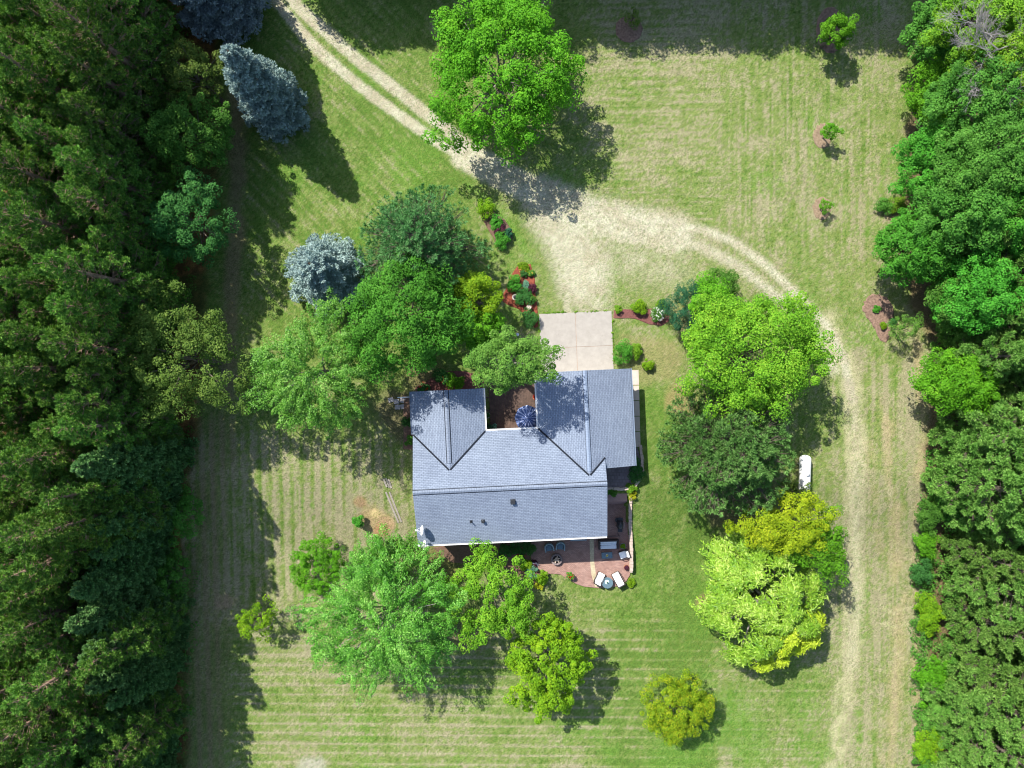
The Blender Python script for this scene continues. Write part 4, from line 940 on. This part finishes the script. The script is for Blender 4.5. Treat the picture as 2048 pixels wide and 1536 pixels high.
g = MB(); g.lathe([(.05, 3.3), (.14, 3.36), (.17, 3.6), (.10, 3.72), (.02, 3.78)], 14); g.build('lantern', M_GREY, lp, True)
def plank(a, b, wd, label, z=.04, th=.05, k=0):
    a = G(*a); b = G(*b); d = b-a; r = MB(); r.box((0, 0, 0), (d.length, wd, th)); o = r.build('plank', M_PLK)
    o.location = (a+b)/2+Vector((0, 0, z)); o.rotation_euler = (0, math.asin(-d.z/d.length), math.atan2(d.y, d.x)); tag(o, label, 'plank', 'loose planks on the west lawn'); return o
M_PLK = simple('weathered_plank', (.28, .25, .215), .85, .25, 4)
plank((772, 984), (797, 1045), .16, 'long weathered plank on the west lawn, leftmost of the pair')
plank((779, 984), (803, 1044), .14, 'long weathered plank on the west lawn, nearest the house')
plank((767, 957), (774, 974), .16, 'short grey plank left in the small stack near the west wall'); plank((772, 956), (779, 975), .14, 'short grey plank in the middle of the small stack near the west wall', .05); plank((777, 958), (783, 976), .15, 'short grey plank right in the small stack near the west wall', .04)
rk = empty('flagstones', G(793, 803)); tag(rk, 'pale flagstone slabs laid beside the northwest house corner', 'paving stones')
for k, (dx, dy, a) in enumerate(((0, 0, .1), (.55, .1, -.2), (-.5, .15, .3), (.1, -.5, 0), (.6, -.45, .2))):
    g = MB(); g.box((dx, dy, .03), (.48, .42, .07), a, bev=.02); g.build('slab', M_STONE2, rk)
x, y = P(1030, 594, .8); ur = empty('garden_urn', (x, y, 0)); tag(ur, 'black urn on a pale rim standing in the red mulch bed', 'urn')
g = MB(); g.lathe([(.16, 0), (.16, .06), (.08, .14), (.10, .3), (.24, .55), (.27, .62), (.25, .62), (.18, .5)], 18); g.build('bowl', simple('urn_pale', (.5, .45, .4), .7, .15), ur, True)
g = MB(); g.lathe([(.02, .45), (.13, .52), (.15, .62), (.1, .72), (.02, .76)], 14); g.build('ball', M_BLACK, ur, True)
def orb(px_, py_, r_, z, mat, label):
    x, y = P(px_, py_, z); r = empty('gazing_ball', (x, y, 0)); tag(r, label, 'gazing ball')
    g = MB(); g.lathe([(max(.01, r_*math.cos(R_(a))), z+r_*math.sin(R_(a))) for a in range(-85, 90, 17)], 14); g.build('ball', mat, r, True)
    g = MB(); g.lathe([(.12, 0), (.05, .08), (.05, z-r_*.9), (.08, z-r_*.8)], 10); g.build('stand', M_GREY, r)
orb(1035, 669, .15, .8, simple('glass_ball', (.55, .6, .7), .12, .1, spec=.8), 'pale shiny gazing ball on a stand beside the mulch bed near the ash tree')
bd = empty('bird_bath', (*P(1058, 614, .5), 0)); tag(bd, 'small white stone bird bath among the mulch bed shrubs', 'bird bath')
g = MB(); g.lathe([(.14, 0), (.07, .06), (.06, .4), (.2, .48), (.22, .54), (.18, .5), (.02, .49)], 16); g.build('basin', M_STONE, bd, True)

# ------------------------------------------------------------------ beds: shrubs and flowers
SH = [
 (970, 421, .95, 1.2, 'lime', 'round yellow green shrub at the north tip of the island bed'),
 (992, 447, .75, .9, 'maple', 'mid green shrub just south of the yellow one in the island bed'),
 (1001, 462, .55, .8, 'purple', 'purple leaved shrub in the middle of the island bed'),
 (1006, 484, .9, .9, 'maple', 'low leafy green shrub at the south end of the island bed'),
 (1016, 468, .5, .9, 'juniper', 'dark green spiky shrub on the east rim of the island bed'),
 (1029, 568, .85, 1.2, 'maple', 'bright green shrub on the west side of the red mulch bed'),
 (1052, 572, .5, .6, 'hosta', 'silvery plant in the middle of the red mulch bed'),
 (1064, 578, .45, .7, 'purple', 'dark purple plant on the east rim of the red mulch bed'),
 (1046, 596, .95, 1.0, 'dark', 'spreading dark green shrub beside the urn'),
 (1062, 597, .5, .8, 'wood', 'small green shrub east of the urn'),
 (1048, 549, .35, .5, 'dark', 'small dark plant behind the yellow flowers'),
 (1060, 636, .95, 1.2, 'dark', 'round clipped dark evergreen at the corner of the concrete drive'),
 (1234, 619, .45, .6, 'spring', 'small lime shrub at the west end of the dark mulch bed'),
 (1276, 618, .85, .9, 'lime', 'long yellow green shrub in the dark mulch bed'),
 (1322, 610, .6, .9, 'spring', 'light green shrub behind the white hydrangea'),
 (1245, 706, 1.15, 1.5, 'maple', 'big dark green shrub beside the garage corner'),
 (1270, 704, .75, 1.0, 'spring', 'yellow green shrub squeezed between its two neighbours by the garage'),
 (1292, 728, .62, .9, 'lime', 'small round lime shrub nearest the garage eave'),
 (1764, 652, .38, .5, 'lime', 'yellow green tuft in the brown oval bed'),
 (1751, 619, .4, .4, 'maple', 'small green plant in the middle of the brown oval bed'),
 (1780, 645, .4, .7, 'dark', 'dark plant beside the yellow tuft in the oval bed'),
 (1084, 1153, .72, .9, 'lime', 'round bright lime shrub at the west corner of the patio'),
 (1078, 1168, .5, .6, 'yellow', 'yellow tinted shrub just below the bright lime one'),
 (1064, 1142, .7, .8, 'hosta', 'white edged hosta clump beside the patio corner'),
 (1052, 1128, .6, 1.0, 'lime', 'lime green shrub at the end of the shady planting'),
 (1054, 1092, .75, 1.2, 'dark', 'dark green shrub in the shade beside the patio'),
 (1032, 1092, .7, 1.3, 'dark', 'dark bush against the back wall west of the patio'),
 (1010, 1098, .7, 1.2, 'dark', 'dark shrub under the back eave beside the tree'),
 (1261, 1164, .4, .5, 'lime', 'small lime tuft on the lawn at the patio corner'),
 (1265, 990, .45, .5, 'yellow', 'small yellow green tuft outside the curved stone wall'),
 (1262, 972, .6, .7, 'spring', 'green plant on the inner bend of the curved wall'),
 (1272, 945, .8, .8, 'dark', 'dark leafy plant along the curved stone wall'),
 (1268, 925, .6, .8, 'dark', 'dark plant under the garage eave corner'),
 (1222, 984, .55, .7, 'wood', 'green plant beside the steps by the east wall'),
 (718, 1041, .62, 1.4, 'maple', 'small upright evergreen shrub beside the bare straw patch'),
 (910, 762, .9, 1.0, 'bright', 'green shrub in front of the west wing'),
 (884, 752, .8, .9, 'dark', 'dark shrub in the bed before the west wing'),
 (816, 842, .6, .9, 'dark', 'dark spiky plant against the west wall'),
 (818, 880, .5, .8, 'wood', 'leafy plant low against the west wall'),
 (1763, 415, .8, 1.0, 'wood', 'small green bush left of its pair near the eastern forest edge'),
 (1790, 415, .9, 1.2, 'spring', 'light green bush by the eastern forest edge'),
]
for i, (a, b_, r_, h_, m_, lb) in enumerate(SH): shrub('shrub', 100+i, a, b_, r_, h_, L[m_], lb, ls=.15 if r_ > .6 else .12)
shrub('flowering_shrub', 201, 1313, 629, .72, .9, L['wood'], 'white flowering hydrangea in the dark mulch bed', 'shrub', flower=(L['white'], 40))
shrub('flowering_shrub', 202, 1048, 537, .62, .4, L['lime'], 'yellow flowers covering the north tip of the red mulch bed', 'flowers', flower=(L['yelf'], 16))
shrub('flowering_shrub', 203, 892, 758, .6, .7, L['dark'], 'red flowering plant in the bed before the west wing', 'flowers', flower=(L['redf'], 18))
shrub('flowering_shrub', 204, 850, 776, .6, .6, L['dark'], 'orange red flowers near the northwest house corner', 'flowers', flower=(L['redf'], 14))
shrub('flowering_shrub', 205, 1042, 1110, .4, .6, L['dark'], 'red blooms in the shady bed west of the patio', 'flowers', flower=(L['redf'], 8))
shrub('flowering_shrub', 206, 1070, 1128, .4, .5, L['purple'], 'lavender flower clump spilling over the patio corner', 'flowers', flower=(L['lavender'], 12))
shrub('flowering_shrub', 207, 1062, 548, .3, .4, L['wood'], 'pale yellow flower clump on the east rim of the red mulch bed', 'flowers', flower=(L['yelf'], 10))

# ------------------------------------------------------------------ big trees
broadleaf('oak_tree', 11, 1001, 146, 5.8, 6.3, 6.4, 4.0, L['bright'], 'big bright green tree beside the gravel drive', nl=190, lr=1.0, nleaf=95, ls=.30, out=.13, bark=BARKG, limb=26)
broadleaf('maple_tree', 12, 812, 638, 7.4, 4.8, 4.5, 4.2, L['maple'], 'dense deep green maple between the blue spruce and the house', nl=130, lr=.95, nleaf=95, ls=.28)
broadleaf('silver_maple', 13, 633, 745, 7.2, 5.0, 4.7, 4.4, L['silver'], 'light green silver maple on the west lawn above the shaded lane', nl=185, lr=.9, nleaf=100, ls=.21, elong=1.55, inner=.35, low=-.3, up=.7, bark=BARKG)
broadleaf('small_tree', 14, 952, 592, 5.0, 2.0, 2.0, 2.2, L['lime'], 'small yellow green tree squeezed beside the deep green maple', nl=55, lr=.6, nleaf=80, ls=.24)
broadleaf('small_tree', 24, 960, 660, 4.5, 2.0, 1.8, 2.0, L['bright'], 'mid green tree between the yellow green tree and the ash', nl=55, lr=.6, nleaf=80, ls=.24)
broadleaf('ash_tree', 15, 1018, 724, 9.0, 3.25, 2.4, 2.6, L['ash'], 'grey green ash tree leaning over the courtyard and garage roof', nl=85, lr=.7, nleaf=85, ls=.22, bark=BARKG, out=.28)
broadleaf('elm_tree', 16, 1503, 708, 6.8, 5.9, 4.9, 4.2, L['spring'], 'large light green tree east of the house inside the loop track', nl=190, lr=.95, nleaf=95, ls=.27, out=.14, extra=[(-2.6, 4.2, -2, 1.8, 1.6, 24, L['bright'])])
broadleaf('honey_locust', 17, 1572, 1050, 5.6, 4.2, 2.3, 2.6, L['chart'], 'yellow green tree between the pine and the willow', nl=80, lr=.75, nleaf=80, ls=.24, out=.3, extra=[(2.9, -1.9, -.2, 2.6, 1.7, 42, L['bright'])])
broadleaf('round_tree', 18, 1353, 1415, 3.0, 2.95, 3.15, 2.6, L['gold'], 'dense rounded golden green tree standing alone on the south lawn', nl=120, lr=.55, nleaf=85, ls=.19, out=.06)
broadleaf('maple_tree', 19, 1093, 1328, 5.2, 3.85, 4.1, 3.2, L['lime'], 'yellow green maple at the bottom of the tree group south of the patio', nl=110, lr=.7, nleaf=90, ls=.28, out=.2)
broadleaf('maple_tree', 20, 980, 1188, 5.6, 3.5, 4.4, 3.0, L['spring'], 'yellow green maple touching the back gutter west of the patio', nl=95, lr=.7, nleaf=85, ls=.25, out=.2)
broadleaf('silver_maple', 21, 775, 1237, 6.3, 6.2, 6.0, 4.6, L['silver'], 'largest silver maple with shaggy branches at the southwest house corner', nl=220, lr=1.0, nleaf=120, ls=.215, elong=1.6, inner=.4, low=-.3, up=.7, extra=[(.2, 4.6, -1.6, 2.2, 1.7, 34, L['silver']), (-1.5, 4.0, -1.2, 2.0, 1.6, 22, L['silver'])], bark=BARKG, limb=24)
broadleaf('round_shrub_tree', 22, 640, 1132, 2.2, 2.35, 3.1, 2.0, L['bright'], 'rounded deep green bush tree touching the big silver maple', nl=80, lr=.5, nleaf=80, ls=.18, out=.08)
broadleaf('young_tree', 23, 516, 1240, 2.6, 2.0, 1.7, 1.6, L['lime'], 'open young yellow green tree at the edge of the western shadow', nl=36, lr=.45, nleaf=40, ls=.2, out=.3)
broadleaf('sapling', 31, 1673, 62, 3.0, 1.35, 1.35, 1.5, L['bright'], 'bright green young tree in the mulch ring at the northern shade edge', nl=60, lr=.42, nleaf=70, ls=.18)
broadleaf('sapling', 32, 1662, 263, 1.7, .8, .75, .7, L['bright'], 'sapling with a round shadow in the upper mulch ring of the east field', nl=20, lr=.3, nleaf=45, ls=.16)
broadleaf('sapling', 33, 1651, 413, 1.2, .65, .6, .5, L['bright'], 'thin sapling in the lower mulch ring of the east field', nl=14, lr=.22, nleaf=34, ls=.14)
broadleaf('sapling', 34, 1265, 38, 1.3, .7, .9, .6, L['olive'], 'faint sapling in the mulch ring inside the northern shade', nl=14, lr=.3, nleaf=34, ls=.16)
broadleaf('young_tree', 35, 1812, 655, 2.4, 1.3, 1.2, 1.7, L['ash'], 'thin feathery young tree beside the brown oval bed', nl=30, lr=.35, nleaf=45, ls=.13)
broadleaf('juniper_tree', 36, 1376, 618, 2.6, 2.0, 2.2, 2.2, L['juniper'], 'very dark blue green juniper behind the white hydrangea', nl=70, lr=.5, nleaf=85, ls=.17, asp=.4)
broadleaf('shrub_tree', 37, 1440, 575, 2.4, 1.9, 1.6, 1.6, L['wood'], 'mid green bush between the juniper and the loop track', nl=45, lr=.5, nleaf=70, ls=.2, out=.3)
broadleaf('shrub_tree', 38, 1590, 986, 1.9, 1.3, 1.3, 1.2, L['olive'], 'brownish green bush overlapping the foot of the propane tank', nl=26, lr=.45, nleaf=60, ls=.18, out=.3)
# willow
def willow(px, py):
    rs = np.random.RandomState(50); g0 = G(px, py); hc = 5.5; x, y = P(px, py, g0.z+hc)
    root = empty('willow_tree', (x, y, float(terr(x, y)))); tag(root, 'big weeping willow with pale hanging strands by the east track', 'tree')
    parts = {'a': [], 'b': []}
    lob = []
    for k in range(74):
        a = rs.uniform(0, 6.28); rr = rs.uniform(.0, 1)**.52; lob.append((math.cos(a)*rr*4.9, math.sin(a)*rr*5.4-.2, 8.0-3.4*rr*rr+rs.normal()*.4))
    lob = np.array(lob); B = []; D = []; sel = []
    for c in lob:
        nst = 36; a = rs.uniform(0, 6.28, nst); ln = rs.uniform(.8, 1.9, nst)
        oa = math.atan2(c[1], c[0])
        a = np.where(rs.rand(nst) < .6, oa+rs.normal(size=nst)*.9, a)
        yel = (c[0] > .9 and c[1] < -1.8) or (c[1] < -4.4 and c[0] > -1.5)
        for i in range(nst):
            m = 22; t = np.linspace(.0, 1, m); h = np.array([math.cos(a[i]), math.sin(a[i])])
            p = np.zeros((m, 3)); out = ln[i]*.75*np.sin(t*1.5); p[:, 0] = c[0]+h[0]*out; p[:, 1] = c[1]+h[1]*out
            p[:, 2] = c[2]+.35*np.sin(t*2.4)-ln[i]*1.5*t**2.0; p += rs.normal(size=p.shape)*.06
            d = np.gradient(p, axis=0); B.append(p); D.append(d); sel += [yel]*m
    B = np.concatenate(B); D = unit(np.concatenate(D)); sel = np.array(sel)
    nr = unit(np.stack([B[:, 0]*.1, B[:, 1]*.1, np.full(len(B), .8)], 1)+rs.normal(size=B.shape)*.45)
    for s_, m_ in ((~sel, L['willow']), (sel, L['willowy'])):
        V, F = cards(rs, B[s_], nr[s_], .34, .3, along=D[s_]+rs.normal(size=D[s_].shape)*.3); obj('crown', mesh_np('crown', V, [F], m_), root)
    mb = MB(); limbs(rs, mb, .34, 6.2, lob[rs.choice(len(lob), 20, replace=False)]-[0, 0, .3]); mb.build('trunk', BARKG, root, True)
willow(1537, 1203)
# conifers near the house
def single_spruce(seed, bx, by, h, Rr, mat, label, **k):
    cm, mb = spruce_mesh(seed, h, Rr, mat, **k); p = G(bx, by); return conifer('blue_spruce', (cm, bark_mesh(mb, BARK)), p, label)
single_spruce(61, 562, 226, 12.2, 2.9, L['blue'], 'tall pale blue spruce leaning out beside the gravel drive', dens=.95, tl=.26, wide=.035, nb=12)
single_spruce(62, 462, 18, 14, 4.1, L['bluedk'], 'darker blue spruce at the top of the picture beside the drive', dens=1.1, tl=.24, nb=12)
single_spruce(63, 668, 556, 8.0, 3.7, L['blue'], 'shorter pale blue spruce northwest of the house', dens=.95, tl=.26, wide=.035, nb=12)
def single_pine(name, seed, bx, by, h, Rr, mat, label, **k):
    cm, mb, nn = pine_mesh(seed, h, Rr, mat=mat, **k); p = G(bx, by); return conifer(name, (cm, bark_mesh(mb, BARK)), p, label)
single_pine('pine_tree', 71, 853, 517, 10.2, 5.0, L['pinelone'], 'open dark green pine with visible branches north of the maples', z0=.12, dz=.42, nb=8, ntuft=30, tl=.32, nblade=18, wide=.022)
single_pine('pine_tree', 72, 1418, 888, 9.6, 5.7, L['pinesoft'], 'broad pine with long soft tufts beside the propane tank', z0=.1, dz=.42, nb=8, ntuft=34, tl=.36, nblade=18, wide=.03)

# ------------------------------------------------------------------ west plantation
rnd = random.Random(5)
PV = [pine_mesh(300+i, 15.6+.6*(i % 5), 2.5+.22*(i % 4), rise=.12+.09*(i % 4), z0=.14, dz=.7, nb=6, ntuft=15, tl=.3, nblade=26, mat=L['pine'], wide=.026) for i in range(8)]
PV = [(a, bark_mesh(b, BARKP)) for a, b, c in PV]
WG = 'tall pines in the dense plantation west of the lawn'
for r_i, bx in enumerate((336, 268, 200, 132)):
    y0 = -60
    while y0 < 1600:
        x_ = bx+rnd.uniform(-24, 22); yy = y0+rnd.uniform(-12, 12); lower = yy > 840
        off = 46 if (r_i == 0 and not lower) else 0
        if r_i == 0 and yy < 840 and yy > 0: x_ = 338+rnd.uniform(-12, 12)
        if not (r_i == 0 and lower and rnd.random() < .75):
            band = 'level with the blue spruces' if yy < 420 else 'level with the olive tree' if yy < 850 else 'level with the west lawn planks' if yy < 1200 else 'at the bottom left'
            lb = 'tall dark pine '+('in the plantation edge row ' if r_i == 0 else 'in the second plantation row ' if r_i == 1 else 'deep in the plantation ')+band
            conifer('pine_tree', PV[rnd.randrange(8)], G(x_, yy), lb, WG, rnd.uniform(0, 6.28), rnd.uniform(.78, 1.08))
        y0 += rnd.uniform(42, 66)
SV = []
for i in range(3):
    a, b = spruce_mesh(330+i, 13, 2.7, L['spruce'], dens=.9, tl=.26, wide=.05, dz=.4, nb=9); SV.append((a, bark_mesh(b, BARK)))
yy = 900; k = 0
while yy < 1590:
    conifer('spruce_tree', SV[k % 3], G(326+rnd.uniform(-14, 14), yy), 'dark green spruce along the plantation edge '+('level with the west lawn planks' if yy < 1120 else 'behind the young yellow green tree' if yy < 1340 else 'near the bottom of the picture'), 'dark spruces along the plantation edge', rnd.uniform(0, 6.28), rnd.uniform(.72, 1.12)); yy += 52; k += 1
for yy_, xx in ((620, 372), (860, 352), (560, 340)):
    conifer('pine_tree', PV[1], G(xx, yy_), 'shorter pine in front of the plantation edge above the olive tree' if yy_ < 700 else 'shorter pine in front of the plantation edge below the olive tree', 'short pines before the plantation', rnd.uniform(0, 6), .62)
broadleaf('olive_green_tree', 41, 362, 715, 7.5, 5.0, 5.2, 3.2, L['olive'], 'open olive green broadleaf tree reaching out of the plantation edge', nl=150, lr=.75, nleaf=70, ls=.24, out=.26, inner=.35)
broadleaf('edge_tree', 42, 388, 148, 6, 2.6, 2.4, 2.2, L['olive'], 'olive green tree behind the tall pale blue spruce', nl=50, lr=.6, nleaf=70, ls=.22, out=.25)
broadleaf('edge_tree', 43, 385, 270, 5.5, 3.4, 3.2, 3.0, L['wood'], 'dark broadleaf tree on the plantation edge below the pale blue spruce', nl=90, lr=.7, nleaf=80, ls=.25, out=.2)
broadleaf('edge_tree', 44, 382, 445, 5.5, 3.2, 3.4, 3.0, L['dark'], 'dark green broadleaf tree on the plantation edge halfway down the lane', nl=85, lr=.7, nleaf=80, ls=.24, out=.2)
broadleaf('edge_bush', 45, 372, 1030, 2, 1.3, 2.4, 1.4, L['wood'], 'green bush before the plantation edge level with the silver maple', nl=34, lr=.5, nleaf=60, ls=.2)
broadleaf('edge_bush', 46, 345, 1150, 2.4, 1.6, 2.0, 1.6, L['wood'], 'green bush between the spruces of the plantation edge', nl=34, lr=.5, nleaf=60, ls=.2)
# grass growing over the edges of the concrete
def fringe():
    rs = np.random.RandomState(21); pts = []
    for (a, b), n in ((((1077, 628), (1083, 745)), 30), (((1224, 622), (1228, 738)), 26), (((1078, 627), (1223, 621)), 34)):
        t = rs.rand(n); q = rs.normal(size=n)*.8; dx, dy = b[0]-a[0], b[1]-a[1]; l_ = math.hypot(dx, dy)
        X = a[0]+dx*t+dy/l_*q; Y = a[1]+dy*t-dx/l_*q; pts.append(np.stack([(X-1024)*S, (768-Y)*S, np.full(n, .05)], 1))
    c = np.concatenate(pts); V, F = crown_leaf(rs, c, .08, 10, .12); tag(obj('grass_fringe', mesh_np('grass_fringe', V, [F], L['spring'])), 'grass tufts growing over the rim of the concrete drive', 'grass', kind='stuff')
fringe()
# undergrowth, uncountable
def undergrowth(name, x0, x1, y0, y1, n, mat, seed, hmax=.7, edge=None):
    rs = np.random.RandomState(seed); X = rs.uniform(x0, x1, n); Y = rs.uniform(y0, y1, n)
    if edge: k = X < np.interp(Y, edge[0], edge[1])+rs.normal(size=n)*8; X, Y = X[k], Y[k]
    wx = (X-1024)*S; wy = (768-Y)*S; c = np.stack([wx, wy, terr(wx, wy)+rs.uniform(.05, hmax, len(X))], 1)
    V, F = crown_leaf(rs, c, .35, 12, .24); return tag(obj(name, mesh_np(name, V, [F], mat)), 'low green undergrowth on the forest floor '+('beneath the western pines' if x0 < 1000 else 'along the eastern forest edge'), 'undergrowth', kind='stuff')
undergrowth('undergrowth', 100, 400, -100, 1650, 1300, L['wood'], 5, .7, ([-400, 300, 800, 1000, 1560], [430, 430, 395, 372, 370]))
undergrowth('understory', 90, 372, -60, 1600, 1500, L['wood'], 15, 4.2, ([-400, 300, 800, 1000, 1560], [400, 395, 360, 345, 340]))
undergrowth('understory', 1868, 2080, 380, 1600, 900, L['wood'], 16, 4.0)
undergrowth('undergrowth', 1862, 2100, -50, 1600, 1300, L['wood'], 6, .9)
undergrowth('edge_brush', 1838, 1875, -20, 440, 200, L['maple'], 9, 2.2)
undergrowth('edge_brush', 1846, 1878, 900, 1600, 380, L['wood'], 8, 1.5)

# ------------------------------------------------------------------ east forest
PE = [pine_mesh(400+i, 12+.9*(i % 4), 3.0+.25*(i % 3), z0=.05, dz=.78, nb=6, ntuft=28, umin=.42, latk=.32, tl=.31, nblade=28, mat=L['pine2'], wide=.028, bark=None) for i in range(6)]
PE = [(a, bark_mesh(b, BARK)) for a, b, c in PE]
EG = 'tufted pines in the forest east of the lawn'
for r_i, bx in enumerate((1900, 1966, 2034)):
    y0 = 500+12*r_i if r_i == 0 else 440
    while y0 < 1600:
        x_ = bx+rnd.uniform(-10, 20); yy = y0+rnd.uniform(-10, 10)
        if not (r_i == 0 and (735 < yy < 815)):
            conifer('pine_tree', PE[rnd.randrange(6)], G(x_, yy), 'tufted green pine '+('in the front row of the eastern forest ' if r_i == 0 else 'behind the front row of the eastern forest ')+('above the vivid green tree' if yy < 770 else 'level with the propane tank' if yy < 1060 else 'level with the willow' if yy < 1340 else 'in the bottom right corner'), EG, rnd.uniform(0, 6.28), rnd.uniform(.74, 1.12))
        y0 += rnd.uniform(50, 78)
ET = [
 (1888, 60, 4.0, 2.6, 3.0, 'wood', 'green broadleaf tree at the top corner of the eastern forest'),
 (1872, 195, 3.4, 2.3, 2.8, 'bright', 'light green broadleaf tree on the forest edge below the dead branches'),
 (1965, 30, 8, 3.6, 3.6, 'spring', 'pale green broadleaf tree beneath the dead branches'),
 (1960, 210, 8, 4.0, 3.8, 'wood', 'mid green broadleaf tree behind the light green edge tree'),
 (2035, 150, 9, 3.4, 3.6, 'spring', 'light broadleaf tree at the right picture border near the dead tree'),
 (1888, 332, 5.2, 3.9, 3.5, 'maple', 'large broadleaf tree bulging out of the eastern forest edge'),
 (1985, 340, 9, 4.3, 4.0, 'wood', 'broad green tree behind the bulging forest edge tree'),
 (1930, 420, 8, 3.6, 3.0, 'wood', 'rounded green tree just above the first eastern pines'),
 (2045, 430, 9, 3.6, 3.4, 'maple', 'green tree at the right border above the pines'),
 (1823, 492, 4.8, 3.1, 2.9, 'maple', 'green broadleaf tree standing forward of the eastern pines'),
 (1922, 600, 4.6, 2.4, 2.6, 'wood', 'dark green broadleaf tree in the shaded notch above the oval bed'),
 (1958, 590, 6.5, 3.0, 3.0, 'maple', 'green broadleaf tree behind the shaded notch of the forest edge'),
 (1912, 765, 4.5, 3.3, 2.7, 'bright', 'vivid green broadleaf tree in a gap of the eastern pines'),
]
for i, (a, b_, hc, rx, ry, m_, lb) in enumerate(ET): broadleaf('broadleaf_tree', 500+i, a, b_, hc, rx, ry, min(hc*.62, 4.2), L[m_], lb, nl=int(22*rx*ry*.42)+30, lr=.75, nleaf=85, ls=.26, out=.18)
for i, (a, b_, r_, m_, lb) in enumerate(((1856, 1225, 1.2, 'lime', 'vivid lime bush on the forest edge level with the willow'), (1866, 1352, 1.5, 'bright', 'vivid green bush on the forest edge below the willow'), (1850, 1490, 1.1, 'lime', 'lime bush low on the forest edge near the bottom corner'),
       (1880, 1420, 1.7, 'ash', 'dark green broad bush in the lower forest edge'), (1856, 1020, 1.2, 'wood', 'small green bush on the forest edge level with the back lawn'), (1846, 1085, .8, 'bright', 'small bright bush on the forest edge beside the locust'), (1900, 1000, 1.9, 'wood', 'broad green bush between two eastern pines'), (1842, 1140, .8, 'dark', 'small dark bush poking out over the dry strip'), (1852, 1545, 1.2, 'wood', 'green bush at the bottom right border'))):
    broadleaf('edge_bush', 530+i, a, b_, 1.6, r_, r_*1.3, 1.2, L[m_], lb, cat='bush', out=.42, low=-.2, nl=int(20+14*r_*r_), lr=.45, nleaf=65, ls=.18, limb=6)
# dead tree
def dead(px, py, z, label):
    rs = random.Random(9); x, y = P(px, py, z); gz = float(terr(x, y)); root = empty('dead_tree', (x, y, gz)); tag(root, label, 'tree')
    tr = MB(); tr.tube([(0, 0, -.2), (.1, 0, z*.5), (0, 0, z)], [.26, .2, .08], 8); t = tr.build('trunk', DEADW, root, True)
    br = MB()
    def grow(p, d, l, r, lv):
        pts = [p]; q = p.copy(); dd = d.copy()
        for k in range(4):
            dd = (dd+Vector((rs.gauss(0, .16), rs.gauss(0, .16), rs.gauss(0.03, .1)))).normalized(); q = q+dd*l/4; pts.append(q.copy())
            if lv < 3:
                for _ in range(2):
                    nd = (dd+Vector((rs.gauss(0, .6), rs.gauss(0, .6), rs.gauss(.1, .3)))).normalized(); grow(q.copy(), nd, l*rs.uniform(.35, .6), r*.5, lv+1)
        br.tube(pts, [r*(1-.2*k) for k in range(5)], 4, False)
    for k in range(9):
        a = k*.7+rs.uniform(-.2, .2); grow(Vector((0, 0, z*rs.uniform(.8, 1))), Vector((math.cos(a), math.sin(a), rs.uniform(.1, .7))).normalized(), rs.uniform(2.8, 4.6), .055, 0)
    br.build('branches', DEADW, root)
dead(1995, 98, 11.2, 'bare dead tree with pale grey branches at the top right forest edge')
# trees just north of the picture, whose shade falls over the top of the field
rn2 = random.Random(12)
NM = []
for i in range(3):
    rs = np.random.RandomState(700+i); c = lobes(rs, 3.2, 3.2, 5.2, 8.2, 120, -.8, .15, .3); V, F = crown_leaf(rs, c, 1.0, 60, .42)
    mb = MB(); limbs(rs, mb, .28, 9, c[:10]); NM.append((mesh_np('crown', V, [F], L['wood']), bark_mesh(mb, BARK)))
xx = 600
while xx < 1800:
    hh = rn2.uniform(.92, 1.04)
    conifer('tall_tree', NM[rn2.randrange(3)], G(xx, -112+rn2.uniform(-10, 8)+(0 if xx < 1200 else (xx-1200)*.02)), 'tall tree of the row beyond the top of the picture shading the field', 'tall row of trees north of the field', rn2.uniform(0, 6), hh)
    xx += 62
